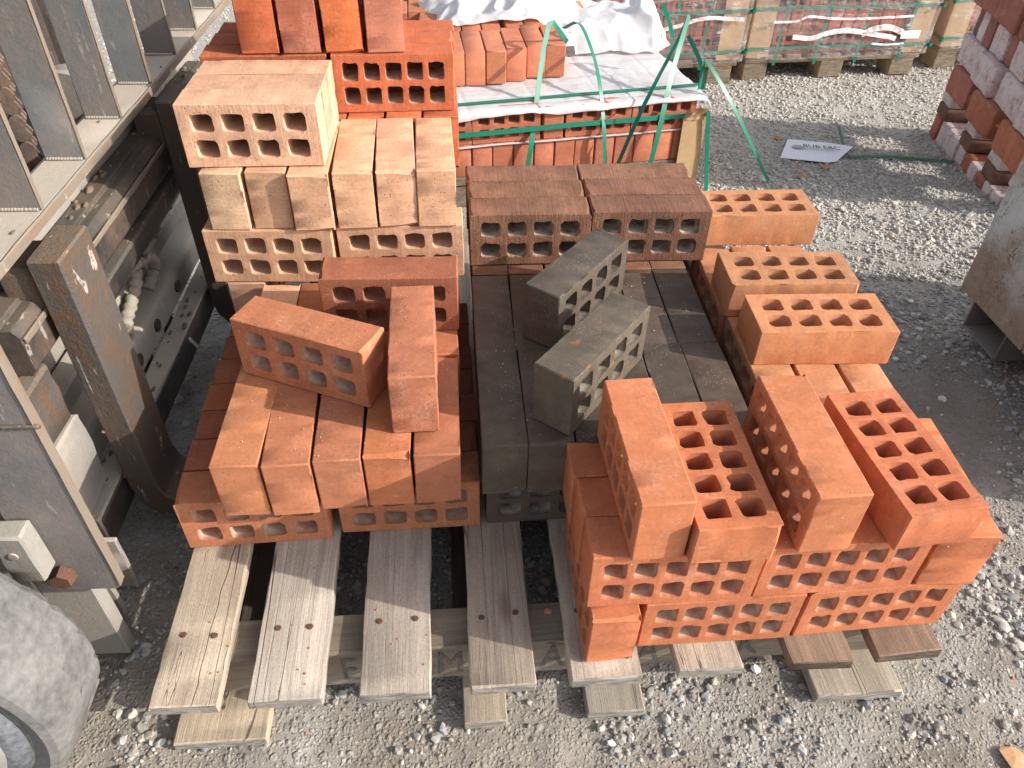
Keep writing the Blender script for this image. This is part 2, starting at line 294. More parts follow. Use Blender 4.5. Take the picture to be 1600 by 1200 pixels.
# pebbles
def ico(sub):
    bm = bmesh.new(); bmesh.ops.create_icosphere(bm, subdivisions=sub, radius=1); V = np.array([v.co[:] for v in bm.verts]); F = np.array([[v.index for v in f.verts] for f in bm.faces]); bm.free(); return V, F
PAL = np.array([(.36, .355, .34), (.44, .425, .39), (.28, .29, .305), (.54, .51, .45), (.46, .42, .355), (.33, .29, .245), (.40, .37, .325), (.62, .595, .54), (.22, .215, .21), (.45, .31, .21)])
PW = np.array([.2, .18, .14, .12, .1, .08, .1, .04, .03, .01])
def pebbles(name, label, regions, sub):
    V0, F0 = ico(sub); vs, fs, cs = [], [], []; off = 0
    for (x0, x1, y0, y1, dens, r0, r1, pale, thr) in regions:
        n = int((x1-x0)*(y1-y0)*dens); x = rng.uniform(x0, x1, n); y = rng.uniform(y0, y1, n)
        d = .5*vnoise(x*5, y*5, 11)+.5*vnoise(x*15, y*15, 12)
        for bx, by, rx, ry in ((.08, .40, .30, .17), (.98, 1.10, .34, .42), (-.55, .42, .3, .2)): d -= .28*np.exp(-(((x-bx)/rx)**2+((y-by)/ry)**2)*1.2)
        k = d+rng.normal(0, .10, n) > thr; x, y = x[k], y[k]; n = len(x)
        if n == 0: continue
        r = r0+(r1-r0)*rng.random(n)**1.9
        ang = rng.uniform(0, 6.283, n); sc = np.stack([rng.uniform(.8, 1.3, n), rng.uniform(.65, 1.0, n), rng.uniform(.45, .75, n)], -1)*r[:, None]
        V = V0[None]*(1+rng.uniform(-.24, .20, (n, len(V0), 1)))*sc[:, None, :]
        t = rng.normal(0, .25, (n, 1)); V[..., 2] += V[..., 0]*t
        c, s = np.cos(ang)[:, None], np.sin(ang)[:, None]; X = V[..., 0]*c-V[..., 1]*s; Y = V[..., 0]*s+V[..., 1]*c
        Z = V[..., 2]+(ground_z(x, y)+r*.22)[:, None]
        vs.append(np.stack([X+x[:, None], Y+y[:, None], Z], -1).reshape(-1, 3)); fs.append((F0[None]+(off+np.arange(n)*len(V0))[:, None, None]).reshape(-1, 3)); off += n*len(V0)
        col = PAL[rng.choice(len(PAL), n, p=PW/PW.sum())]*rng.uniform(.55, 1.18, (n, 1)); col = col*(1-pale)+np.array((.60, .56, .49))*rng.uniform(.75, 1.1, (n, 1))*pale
        cs.append(np.repeat(col, len(V0), 0))
    me = np_mesh(name, np.concatenate(vs), np.concatenate(fs), M_STONE); C = np.concatenate(cs); C = np.concatenate([np.clip(C, 0, 1), np.ones((len(C), 1))], 1)
    at = me.attributes.new('tone', 'FLOAT_COLOR', 'POINT'); at.data.foreach_set('color', C.astype(np.float32).ravel())
    me.shade_smooth()
    if sub > 1: me.set_sharp_from_angle(angle=R_(24))
    tag(mesh_obj(name, me), label, None, None, 'stuff')
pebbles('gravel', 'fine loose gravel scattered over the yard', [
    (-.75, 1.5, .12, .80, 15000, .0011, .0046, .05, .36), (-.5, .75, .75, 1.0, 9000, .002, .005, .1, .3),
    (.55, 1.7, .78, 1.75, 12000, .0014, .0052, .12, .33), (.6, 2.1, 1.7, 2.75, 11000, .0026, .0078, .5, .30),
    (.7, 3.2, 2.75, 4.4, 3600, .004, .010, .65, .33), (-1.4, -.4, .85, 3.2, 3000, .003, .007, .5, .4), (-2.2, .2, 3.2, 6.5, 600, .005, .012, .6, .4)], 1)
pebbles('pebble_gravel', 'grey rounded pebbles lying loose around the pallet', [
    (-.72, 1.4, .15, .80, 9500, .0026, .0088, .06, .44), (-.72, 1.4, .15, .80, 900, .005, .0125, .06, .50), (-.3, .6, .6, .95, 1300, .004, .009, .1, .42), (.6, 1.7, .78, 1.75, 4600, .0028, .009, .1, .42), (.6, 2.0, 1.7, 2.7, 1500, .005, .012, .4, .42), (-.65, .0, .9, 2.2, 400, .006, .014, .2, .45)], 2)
# ------------------------------------------------------------------ bricks
BL, BW, BH = .215, .1025, .065
STANCE = {'hf': lambda x, y, z: (x, -z, y), 'hd': lambda x, y, z: (z, x, y), 'up': lambda x, y, z: (x, y, z), 'upd': lambda x, y, z: (-y, x, z)}
HGT = {'hf': BW, 'hd': BW, 'up': BH, 'upd': BH}
def rrect(w, h, r, n=16):
    # 16 points, starting at lower-left corner, 4 segments per side
    pts = []
    C = [(-w/2, -h/2), (w/2, -h/2), (w/2, h/2), (-w/2, h/2)]
    for s in range(4):
        a, b = C[s], C[(s+1) % 4]; L = math.dist(a, b); ux, uy = (b[0]-a[0])/L, (b[1]-a[1])/L; px, py = -uy, ux
        for k in range(4):
            if k == 0: pts.append((a[0]+(ux+px)*r*.29, a[1]+(uy+py)*r*.29))
            elif k == 1: pts.append((a[0]+ux*r, a[1]+uy*r))
            elif k == 2: pts.append(((a[0]+b[0])/2, (a[1]+b[1])/2))
            else: pts.append((b[0]-ux*r, b[1]-uy*r))
    return pts
def brick_mesh(stance, nc, seed, wear=1., L=BL, W=BW, H=BH):
    r = random.Random(seed); mx, my = (.0135, .0095) if nc == 4 else (.0125, .0085)
    cw, ch = (L-2*mx)/nc, (W-2*my)/2
    hw, hh = (.0345, .0298) if nc == 4 else (.0282, .0314)
    V, Fc, hole = [], [], []; idx = {}
    def add(x, y, z, hl=0.):
        V.append([x, y, z]); hole.append(hl); return len(V)-1
    fr = [0, .28, .5, .72]
    per = []
    bv = .0015
    xs = [-L/2+bv]; 
    for i in range(nc): xs += [-L/2+mx+cw*(i+f) for f in ([0]+fr[1:])]
    xs += [L/2-mx, L/2-bv]
    ys = [-W/2+bv]
    for j in range(2): ys += [-W/2+my+ch*(j+f) for f in ([0]+fr[1:])]
    ys += [W/2-my, W/2-bv]
    NX, NY = len(xs), len(ys)
    loops = {}
    for sgn in (1, -1):
        z = sgn*H/2
        g = {}
        def gp(i, j):
            if (i, j) not in g: g[(i, j)] = add(xs[i], ys[j], z+(r.uniform(-.0005, .0003)*wear)*(1 if 0 < i < NX-1 and 0 < j < NY-1 else 0))
            return g[(i, j)]
        def quad(*q): Fc.append(q if sgn > 0 else q[::-1])
        inhole = set()
        for ci in range(nc):
            for cj in range(2):
                i0, j0 = 1+4*ci, 1+4*cj
                ring = [(i0+k, j0) for k in range(4)]+[(i0+4, j0+k) for k in range(4)]+[(i0+4-k, j0+4) for k in range(4)]+[(i0, j0+4-k) for k in range(4)]
                cx, cy = -L/2+mx+cw*(ci+.5), -W/2+my+ch*(cj+.5)
                key = (ci, cj)
                pts = rrect(hw, hh, .0062 if nc == 4 else .0046)
                lp = []
                for (px, py) in pts:
                    rag = 1.0 if py > hh*.3 else .55
                    lp.append(add(cx+px+r.uniform(-.0009, .0009)*wear*rag, cy+py+r.uniform(-.0016, .0014)*wear*rag, z-sgn*r.uniform(0, .0012)*wear))
                loops.setdefault(key, []).append((lp, pts, cx, cy, z))
                for k in range(16):
                    a, b = gp(*ring[k]), gp(*ring[(k+1) % 16]); quad(a, b, lp[(k+1) % 16], lp[k])
                for i in range(i0, i0+4):
                    for j in range(j0, j0+4): inhole.add((i, j))
        for i in range(NX-1):
            for j in range(NY-1):
                if (i, j) not in inhole: quad(gp(i, j), gp(i+1, j), gp(i+1, j+1), gp(i, j+1))
        per.append([g[(i, 0)] for i in range(NX-1)]+[g[(NX-1, j)] for j in range(NY-1)]+[g[(i, NY-1)] for i in range(NX-1, 0, -1)]+[g[(0, j)] for j in range(NY-1, 0, -1)])
    # hole walls with an inner ring
    for key, ((la, pts, cx, cy, za), (lb, _, _, _, zb)) in loops.items():
        rings = [la]
        for t in (.14, .5, .86):
            rings.append([add(cx+px*.985, cy+py*.985, za+(zb-za)*t, 1.) for (px, py) in pts])
        rings.append(lb)
        for A, B in zip(rings, rings[1:]):
            for k in range(16): Fc.append((A[k], A[(k+1) % 16], B[(k+1) % 16], B[k]))
    # outer sides: ring just inside each face plane, corners split
    n = len(per[0]); corners = {0: (-1, -1), NX-1: (1, -1), NX-1+NY-1: (1, 1), 2*(NX-1)+NY-1: (-1, 1)}
    chips = [0]*4
    for q in range(4):
        if r.random() < .34*wear: chips[q] = r.uniform(.0025, .009)
    outer = []
    zl = [H/2-bv, 0, -H/2+bv]
    for li, z in enumerate(zl):
        ring = []
        for k in range(n):
            x, y = V[per[0][k]][:2]
            e = r.uniform(0, .0009)*wear*(1 if li != 1 else .3)
            if li != 1 and r.random() < .09*wear: e += r.uniform(.0006, .003)
            if k in corners:
                sx, sy = corners[k]; ci = list(corners).index(k); c = .0019+(chips[ci] if li == 0 else chips[ci]*.35)
                a = add(sx*(L/2-(c if sx*sy > 0 else 0)), sy*(W/2-(0 if sx*sy > 0 else c)), z); b = add(sx*(L/2-(0 if sx*sy > 0 else c)), sy*(W/2-(c if sx*sy > 0 else 0)), z)
                # order going counter-clockwise
                ring.append((a, b) if (sx, sy) in ((1, -1), (-1, 1)) else (b, a)) if False else ring.append(tuple(sorted((a, b), key=lambda i: ((V[i][0]*-sy+V[i][1]*sx)))))
            else:
                if abs(abs(x)-(L/2-bv)) < 1e-6 : v_ = add(math.copysign(L/2-e, x), y, z)
                else: v_ = add(x, math.copysign(W/2-e, y), z)
                ring.append((v_, v_))
        outer.append(ring)
    def join_face_ring(face, ring, flip):
        for k in range(n):
            k2 = (k+1) % n; q = [face[k], ring[k][1], ring[k2][0], face[k2]]; Fc.append(tuple(q if not flip else q[::-1]))
            if k in corners:
                q = [face[k], ring[k][0], ring[k][1]]; Fc.append(tuple(q if not flip else q[::-1]))
    join_face_ring(per[0], outer[0], False); join_face_ring(per[1], outer[2], True)
    for A, B in zip(outer, outer[1:]):
        for k in range(n):
            k2 = (k+1) % n; Fc.append((A[k][1], B[k][1], B[k2][0], A[k2][0]))
            if k in corners: Fc.append((A[k][0], B[k][0], B[k][1], A[k][1]))
    # small warp of the whole body
    bx, tw = r.uniform(-.0012, .0012)*wear, r.uniform(-.0015, .0015)*wear
    f = STANCE[stance]; out = []; can = []
    dz = {'hf': W, 'hd': W, 'up': H, 'upd': H}[stance]/2
    for x, y, z in V:
        can.append((x, y, z)); yy = y+bx*(1-(2*x/L)**2); zz = z+tw*(x/L)*(y/W)*2
        X, Y, Z = f(x, yy, zz); out.append((X, Y, Z+dz))
    me = bpy.data.meshes.new('brick'); me.from_pydata(out, [], Fc)
    bm = bmesh.new(); bm.from_mesh(me); bmesh.ops.recalc_face_normals(bm, faces=bm.faces); bm.to_mesh(me); bm.free()
    a = me.attributes.new('canon', 'FLOAT_VECTOR', 'POINT'); a.data.foreach_set('vector', np.array(can, np.float32).ravel())
    a = me.attributes.new('hole', 'FLOAT', 'POINT'); a.data.foreach_set('value', np.array(hole, np.float32))
    me.shade_smooth(); me.set_sharp_from_angle(angle=R_(32)); return me
def plain_brick_mesh(stance, seed, wear=1., L=BL, W=BW, H=BH, seg=4, bv=.004):
    # uncored brick, bevelled and worn, few triangles
    bm = bmesh.new(); bmesh.ops.create_cube(bm, size=1); bmesh.ops.scale(bm, vec=(L, W, H), verts=bm.verts)
    r = random.Random(seed)
    bmesh.ops.bevel(bm, geom=list(bm.edges), offset=bv, segments=1, affect='EDGES', profile=.6)
    for v in bm.verts: v.co += Vector((r.uniform(-1, 1), r.uniform(-1, 1), r.uniform(-1, 1)))*.0016*wear
    f = STANCE[stance]; dz = {'hf': W, 'hd': W, 'up': H, 'upd': H}[stance]/2
    can = [v.co[:] for v in bm.verts]
    for v in bm.verts:
        X, Y, Z = f(*v.co); v.co = (X, Y, Z+dz)
    me = bpy.data.meshes.new('brick'); bm.to_mesh(me); bm.free()
    a = me.attributes.new('canon', 'FLOAT_VECTOR', 'POINT'); a.data.foreach_set('vector', np.array(can, np.float32).ravel())
    a = me.attributes.new('hole', 'FLOAT', 'POINT')
    me.shade_smooth(); me.set_sharp_from_angle(angle=R_(40)); return me
LV = [.1255+.1027*i for i in range(7)]
C_RED = (.425, .162, .082); C_REDD = (.32, .115, .064); C_PEACH = (.60, .345, .218); C_HOT = (.48, .135, .062); C_BROWN = (.245, .120, .074); C_DARK = (.102, .077, .057); C_SOFT = (.53, .24, .122); C_ORANGE = (.50, .170, .080)
GRP = {}
bseed = [100]
def brick(stance, nc, col, x, y, z, yaw, label, mat=None, group=None, dust=.6, wear=1., H=BH-.0008, j=.085, tilt=(0, 0), W=BW-.0004):
    bseed[0] += 1
    me = brick_mesh(stance, nc, bseed[0], wear, H=H, W=W); me.materials.append(mat or M_CLAY)
    c = jit(col, j); o = mesh_obj('clay_brick', me, None, None, (x, y, z), (R_(tilt[0]), R_(tilt[1]), R_(yaw)), (c[0], c[1], c[2], dust))
    return tag(o, label, 'brick', group)
ORD = ['first', 'second', 'third', 'fourth', 'fifth', 'sixth', 'seventh', 'eighth', 'ninth']
HS = .0638
# --- front-left red stack
for row in range(7):
    for side, (x0, y0, yw) in enumerate(((-.310, .787, 1.3), (-.081, .799, .5))):
        lab = f"red hollow brick, {ORD[row]} row back at the {('left', 'right')[side]} of the red stack's bottom course" if row else ('red hollow brick lying on the first two pallet boards, front row of the red stack', 'red hollow brick on the middle pallet boards under the smooth red header bricks')[side]
        brick('hf', 4, C_RED if row == 0 else C_REDD, x0+rnd.uniform(-.003, .003)*(row > 0), y0+.0665*row, LV[0], yw+rnd.uniform(-.5, .5)*(row > 0), lab, None, 'bottom course of the red stack', .75)
HC = [(.50, .20, .095), (.45, .175, .090), (.44, .170, .090), (.48, .17, .076), (.42, .16, .086)]
HX = [(-.301, .832, -1.2), (-.2385, .829, 1.8), (-.169, .834, .6), (-.0995, .838, -.8), (-.032, .836, -.6)]
HL = ['smooth header brick with a yellowish end, leftmost of the front red row', 'smooth orange red header brick beside the yellow-ended one in the front row', 'middle smooth red header brick of the front row', 'orange header brick under the right end of the tilted loose brick', 'dull red header brick under the upright loose brick at the right of its row']
for (x, y, yw), c, l in zip(HX, HC, HL):
    brick('hd', 4, c, x, y, LV[1], yw, l, None, 'front header row of the red stack', .5, 1, HS, .03)
for i in range(5):
    brick('hd', 4, (C_PEACH if i == 0 else C_RED), -.300+.0672*i, 1.053, LV[1], rnd.uniform(-1.5, 1.5), (f'red header brick, {ORD[i]} from the left in the row behind the tilted loose brick' if i else 'peach header brick at the left end of the row behind the tilted loose brick'), None, 'second header row of the red stack', .5, 1, HS)
brick('hd', 4, C_PEACH, -.362, 1.272, LV[1], -1, 'peach header brick low under the left hollow peach brick', M_SAND, None, .5, 1, HS)
brick('hd', 4, C_PEACH, -.025, 1.275, LV[1], 1, 'peach header brick low in the dark gap under the right hollow peach brick', M_SAND, None, .5, 1, HS)
brick('hf', 4, C_REDD, -.101, 1.042, LV[2], -1.9, 'dark red loose brick with pale spots, lying behind the upright brick', M_SPECK, None, .25)
brick('hd', 4, (.44, .165, .092), -.062, .880, LV[2], .8, 'loose red brick pointing at the viewer with a white-speckled end', M_SPECK, None, .4)
brick('hf', 4, C_RED, -.212, .901, LV[2], -25.1, 'loose red hollow brick lying askew across the front header row', M_SPECK, None, .75)
# --- peach stack
brick('hf', 4, C_PEACH, -.308, 1.196, LV[2], -3, 'left hollow peach brick just above the loose red bricks', M_SAND, None, .35)
brick('hf', 4, C_PEACH, -.088, 1.199, LV[2], 0, 'right hollow peach brick behind the loose dark red brick', M_SAND, None, .35)
QX = [(-.358, 1.274, -4), (-.292, 1.276, -1.4), (-.225, 1.268, -.7), (-.158, 1.269, 1), (-.091, 1.270, 1.9), (-.024, 1.269, .7)]
QL = ['pale chipped peach header brick at the far left of the peach header row', 'peach header brick half shaded, second from left under the peach block', 'peach header brick standing forward under the right end of the peach block', 'peach header brick right of the peach block, its top in the sun', 'peach header brick in the middle of the three with sunny tops', 'peach header brick at the right end of the peach header row']
for i, ((x, y, yw), l) in enumerate(zip(QX, QL)):
    brick('hd', 4, (.58, .39, .26) if i == 0 else (C_PEACH if i < 3 else (.60, .345, .215)), x, y-(.006 if i == 2 else 0), LV[3], yw, l, M_SAND, 'peach header row', .4, 1.05, HS)
for i in range(3):
    brick('hf', 4, (.61, .36, .235), -.306+.002*i, 1.217+.0655*i, LV[4], -.8+rnd.uniform(-.4, .4), ('front hollow peach brick of the topmost peach block', 'middle brick of the three in the topmost peach block', 'rear brick of the topmost peach block, against the orange red bricks')[i], M_SAND, 'topmost block of three peach bricks', .25, 1)
# --- orange red stack behind
for i in range(6):
    brick('hd', 5, C_HOT, -.348+.0672*i, 1.488, LV[3], rnd.uniform(-1, 1), f'orange red header brick, {ORD[i]} from left in the row behind the peach headers', M_SAND, 'orange red row behind the peach headers', .5, 1, HS)
for s, x in enumerate((-.315, -.093)):
    for i in range(3):
        brick('hf', 5, C_HOT if s else (.40, .115, .055), x+.002*i, 1.436+.0662*i, LV[4], 1.3, (f"hollow orange red brick, {('front', 'middle', 'rear')[i]} row right of the peach block" if s else f"red brick, {('front', 'middle', 'rear')[i]} row hidden partly behind the left of the peach block"), M_SAND, 'orange red course behind the peach block', .8)
for i, (x, yw, c) in enumerate(((-.319, .9, C_HOT), (-.249, 1.2, (.40, .135, .082)), (-.178, 2.2, (.54, .155, .058)), (-.108, 3.6, (.43, .170, .110)))):
    brick('hd', 5, c, x, 1.516, LV[5], yw, ('bright orange red header brick, leftmost of the four on top', 'dull red header brick, second from left of the four on top', 'orange header brick, third from left of the four on top', 'red header brick with pale scum streaks, rightmost of the four on top')[i], M_SAND, 'four header bricks on the highest stack', .5, 1.2, HS, .02)
# --- dark stack
for s, x in enumerate((.143, .361)):
    brick('hf', 4, C_DARK, x, .803, LV[0], .4, ('black hollow brick on the pallet under the dark headers', 'black hollow brick on the pallet hidden behind the orange stack')[s], M_DARK, 'black bricks on the pallet', .8)
for i in range(6):
    brick('hd', 4, jit(C_DARK, .12), .063+.0656*i, 1.061+rnd.uniform(-.004, .002), LV[1], -1.2+rnd.uniform(-.8, .8), f'dark grey header brick, {ORD[i]} from left in the row in front of the brown bricks', M_DARK, 'rear row of dark headers', .5, 1, HS)
    brick('hd', 4, jit(C_DARK, .12), .062+.0655*i, .846+rnd.uniform(-.003, .003), LV[1], -.5+rnd.uniform(-.8, .8)-(.8 if i == 5 else 0), f'dark grey header brick, {ORD[i]} from left in the front row of dark bricks', M_DARK, 'front row of dark headers', .5, 1, HS)
    brick('hd', 4, C_BROWN, .066+.0656*i, 1.281, LV[1], rnd.uniform(-.6, .6), f'brown header brick, {ORD[i]} from left under the rough brown blocks', M_RUST, 'brown headers under the rough blocks', .5, 1, HS)
for s, x in enumerate((.139, .356)):
    for i in range(3):
        brick('hf', 4, jit(C_BROWN, .1), x-.001*i, 1.228+.0658*i, LV[2], -1.3+rnd.uniform(-.4, .4), f"rough brown hollow brick, {('front', 'middle', 'rear')[i]} one of the {('left', 'right')[s]} brown block", M_RUST, 'two blocks of rough brown bricks', .95, 1.5)
brick('hd', 4, (.108, .084, .063), .201, 1.045, LV[2], -40, 'loose dark grey brick lying askew against the brown bricks', M_DARK, None, .25)
brick('hd', 4, (.122, .096, .072), .196, .854, LV[2], -40, 'loose dark grey brick with rusty spots, nearer the orange bricks', M_DARKSPOT, None, .6)
# --- soft orange stack on the right
for k in range(2):
    for row in range(2):
        for i in range(3):
            brick('hd', 4, C_SOFT if k else C_SOFT, .487+.0706*i, (.918, 1.136)[row]+rnd.uniform(-.003, .003), LV[k], (-1.5, -2.2)[row], f"soft orange brick, {ORD[i]} from left, {('front', 'rear')[row]} row, {('bottom', 'upper')[k]} course under the hole-up bricks", None, 'soft orange stack under the loose bricks', .45, 1, HS)
brick('up', 4, (.56, .26, .13), .581, 1.292, LV[2], -1.2, 'loose soft orange brick holes up, farthest of the three on the right', None, None, .25)
brick('up', 4, (.54, .245, .12), .561, 1.064, LV[2], -2.5, 'loose soft orange brick holes up, middle of the three on the right', None, None, .25)
brick('up', 4, (.57, .245, .115), .567, .935, LV[2], -2.5, 'loose soft orange brick holes up, nearest of the three on the right', None, None, .25)
# --- front-right orange stack
brick('hd', 5, C_ORANGE, .188, .631, LV[0], .3, 'orange brick end-on at the front left foot of the orange stack', None, None, .5, 1, HS)
brick('hf', 5, C_ORANGE, .338, .575, LV[0], 0, 'hollow orange brick in the bottom course, left of the two full ones', None, None, .9)
brick('hf', 5, C_ORANGE, .557, .579, LV[0], 1.5, 'hollow orange brick in the bottom course, right of the two full ones', None, None, .7)
for i in range(3):
    brick('hf', 5, C_ORANGE, .260-.003*i, .575+.0665*i, LV[1], -1.1+.3*i, ('hollow orange brick at the left front of the second orange course', 'orange brick just behind the left front one of the second course', 'orange brick third back at the left end of the second course')[i], None, 'second course of the orange stack', .7)
    brick('hf', 5, C_ORANGE, .477+.002*i, .578+.0665*i, LV[1], .6, ('hollow orange brick at the middle front of the second orange course', 'orange brick just behind the middle front one, below the loose bricks', 'orange brick third back in the middle of the second course')[i], None, 'second course of the orange stack', .7)
brick('hd', 5, C_ORANGE, .637, .653, LV[1], -3.5, 'smooth orange brick end at the right end of the second course', None, None, .4, 1, .076)
brick('hd', 5, (.54, .190, .090), .226, .646, LV[2], 1.6, 'loose orange brick on edge, leftmost of the four on the orange stack', None, None, .15, .7)
brick('upd', 5, C_ORANGE, .316, .636, LV[2], .0, 'loose orange brick holes up between the two on-edge bricks', None, None, .15, 1.2)
brick('hd', 5, (.54, .190, .090), .431, .644, LV[2], .5, 'loose orange brick on edge between the two hole-up bricks', None, None, .15, .7)
brick('upd', 5, C_ORANGE, .561, .643, LV[2], 4.5, 'loose orange brick holes up, rightmost of the four on the orange stack', None, None, .15, 1.2)
# ------------------------------------------------------------------ generic shapes
def box_mesh(sx, sy, sz, bv=.002, m=None, wear=0., segs=0, name='box'):
    bm = bmesh.new(); bmesh.ops.create_cube(bm, size=1); bmesh.ops.scale(bm, vec=(sx, sy, sz), verts=bm.verts)
    ax = max(range(3), key=lambda i: (sx, sy, sz)[i])
    if segs:
        es = [e for e in bm.edges if abs((e.verts[0].co-e.verts[1].co)[ax]) > 1e-6]
        bmesh.ops.subdivide_edges(bm, edges=es, cuts=segs, use_grid_fill=True)
    if bv: 
        es = [e for e in bm.edges if e.is_manifold and len(e.link_faces) == 2 and e.calc_face_angle(0) > .5]
        bmesh.ops.bevel(bm, geom=es, offset=bv, segments=1, affect='EDGES', profile=.6)
    if wear:
        for v in bm.verts: v.co += Vector((rnd.uniform(-1, 1), rnd.uniform(-1, 1), rnd.uniform(-1, 1)))*wear
    me = bpy.data.meshes.new(name); bm.to_mesh(me); bm.free()
    if m: me.materials.append(m)
    me.shade_smooth(); me.set_sharp_from_angle(angle=R_(35)); return me
def box(name, parent, x0, x1, y0, y1, z0, z1, m, bv=.002, wear=0., segs=0, color=None, rot=(0, 0, 0)):
    me = box_mesh(x1-x0, y1-y0, z1-z0, bv, m, wear, segs, name)
    return mesh_obj(name, me, None, parent, ((x0+x1)/2, (y0+y1)/2, (z0+z1)/2), rot, color)
def prism(name, parent, poly, axis, a, b, m, bv=.0015, loc=(0, 0, 0), smooth=35):
    # poly: 2D outline in the plane normal to axis (order kept), extruded from a to b
    bm = bmesh.new()
    def co(p, t): return {'y': (p[0], t, p[1]), 'x': (t, p[0], p[1]), 'z': (p[0], p[1], t)}[axis]
    A = [bm.verts.new(co(p, a)) for p in poly]; B = [bm.verts.new(co(p, b)) for p in poly]; n = len(poly)
    bm.faces.new(A); bm.faces.new(B[::-1])
    for i in range(n): bm.faces.new((A[i], B[i], B[(i+1) % n], A[(i+1) % n]))
    bmesh.ops.recalc_face_normals(bm, faces=bm.faces)
    if bv: bmesh.ops.bevel(bm, geom=[e for e in bm.edges if e.calc_face_angle(0) > .6], offset=bv, segments=1, affect='EDGES')
    me = bpy.data.meshes.new(name); bm.to_mesh(me); bm.free(); me.materials.append(m); me.shade_smooth(); me.set_sharp_from_angle(angle=R_(smooth))
    return mesh_obj(name, me, None, parent, loc)
def catmull(P, k=6):
    P = [Vector(p) for p in P]; Q = [P[0]*2-P[1]]+P+[P[-1]*2-P[-2]]; out = []
    for i in range(1, len(Q)-2):
        for j in range(k):
            t = j/k; a, b, c, d = Q[i-1:i+3]
            out.append(.5*((2*b)+(c-a)*t+(2*a-5*b+4*c-d)*t*t+(3*b-a-3*c+d)*t*t*t))
    return out+[P[-1]]
def ribbon(name, P, width, hint, m, parent=None, thick=.0012, k=6, twist=None, wob=0.):
    pts = catmull(P, k); n = len(pts); bm = bmesh.new(); rows = []
    for i, p in enumerate(pts):
        t = (pts[min(i+1, n-1)]-pts[max(i-1, 0)]).normalized(); h = Vector(hint if not callable(hint) else hint(i/(n-1)))
        if twist: h = Matrix.Rotation(twist*i/(n-1), 3, t) @ h
        w = t.cross(h).normalized()*width/2; nn = w.cross(t).normalized()*thick/2; q = p+nn*(wob*math.sin(i*1.7)/thick if wob else 0)
        rows.append([bm.verts.new(q+w+nn), bm.verts.new(q-w+nn), bm.verts.new(q-w-nn), bm.verts.new(q+w-nn)])
    for A, B in zip(rows, rows[1:]):
        for j in range(4): bm.faces.new((A[j], A[(j+1) % 4], B[(j+1) % 4], B[j]))
    bm.faces.new(rows[0]); bm.faces.new(rows[-1][::-1]); bmesh.ops.recalc_face_normals(bm, faces=bm.faces)
    me = bpy.data.meshes.new(name); bm.to_mesh(me); bm.free(); me.materials.append(m); me.shade_smooth(); me.set_sharp_from_angle(angle=R_(50))
    return mesh_obj(name, me, None, parent)
def tube(name, P, rad, m, parent=None, k=6, seg=12):
    pts = catmull(P, k); n = len(pts); bm = bmesh.new(); rows = []
    up = Vector((.3, .2, 1))
    for i, p in enumerate(pts):
        t = (pts[min(i+1, n-1)]-pts[max(i-1, 0)]).normalized(); a = t.cross(up).normalized(); b = t.cross(a)
        r = rad(i/(n-1)) if callable(rad) else rad
        rows.append([bm.verts.new(p+a*math.cos(6.2832*j/seg)*r+b*math.sin(6.2832*j/seg)*r) for j in range(seg)])
    for A, B in zip(rows, rows[1:]):
        for j in range(seg): bm.faces.new((A[j], A[(j+1) % seg], B[(j+1) % seg], B[j]))
    bm.faces.new(rows[0][::-1]); bm.faces.new(rows[-1]); bmesh.ops.recalc_face_normals(bm, faces=bm.faces)
    me = bpy.data.meshes.new(name); bm.to_mesh(me); bm.free(); me.materials.append(m); me.shade_smooth()
    return mesh_obj(name, me, None, parent)
def lathe(name, prof, m, parent=None, loc=(0, 0, 0), seg=64, fn=None, smooth=40):
    # profile (radius, along y), revolved about local Y
    bm = bmesh.new(); rows = []
    for i in range(seg):
        a = 6.283185*i/seg; row = []
        for r, y in prof:
            q = fn(a, r, y) if fn else r; row.append(bm.verts.new((q*math.cos(a), y, q*math.sin(a))))
        rows.append(row)
    for i in range(seg):
        A, B = rows[i], rows[(i+1) % seg]
        for j in range(len(prof)-1): bm.faces.new((A[j], B[j], B[j+1], A[j+1]))
    for j, s in ((0, 1), (len(prof)-1, -1)):
        if prof[j][0] > 1e-4: bm.faces.new([r[j] for r in rows][::s])
    bmesh.ops.recalc_face_normals(bm, faces=bm.faces)
    me = bpy.data.meshes.new(name); bm.to_mesh(me); bm.free(); me.materials.append(m); me.shade_smooth(); me.set_sharp_from_angle(angle=R_(smooth))
    return mesh_obj(name, me, None, parent, loc)
def text(name, body, size, parent, loc, rot, m, sx=1.):
    c = bpy.data.curves.new(name, 'FONT'); c.body = body; c.size = size; c.extrude = .0002; c.align_x = 'CENTER'; c.align_y = 'CENTER'; c.materials.append(m)
    t_ = bpy.data.objects.new('lettering', c); COL.objects.link(t_); bpy.context.view_layer.update(); me = bpy.data.meshes.new_from_object(t_.evaluated_get(bpy.context.evaluated_depsgraph_get())); bpy.data.objects.remove(t_); me.name = name
    if not me.materials: me.materials.append(m)
    o = mesh_obj(name, me, None, parent, loc, rot); o.scale = (sx, 1, 1); return o
def crumbs(name, label, spots, m, r0, r1):
    V0, F0 = ico(1); vs, fs = [], []
    for k, (x, y, z) in enumerate(spots):
        r = rnd.uniform(r0, r1)
        for v in V0: vs.append((x+v[0]*r*rnd.uniform(.7, 1.2), y+v[1]*r*rnd.uniform(.7, 1.2), z+r*.4+v[2]*r*.55))
        fs += [tuple(int(i)+k*len(V0) for i in f) for f in F0]
    me = pymesh(name, vs, fs, m); tag(mesh_obj(name, me), label, None, None, 'stuff')
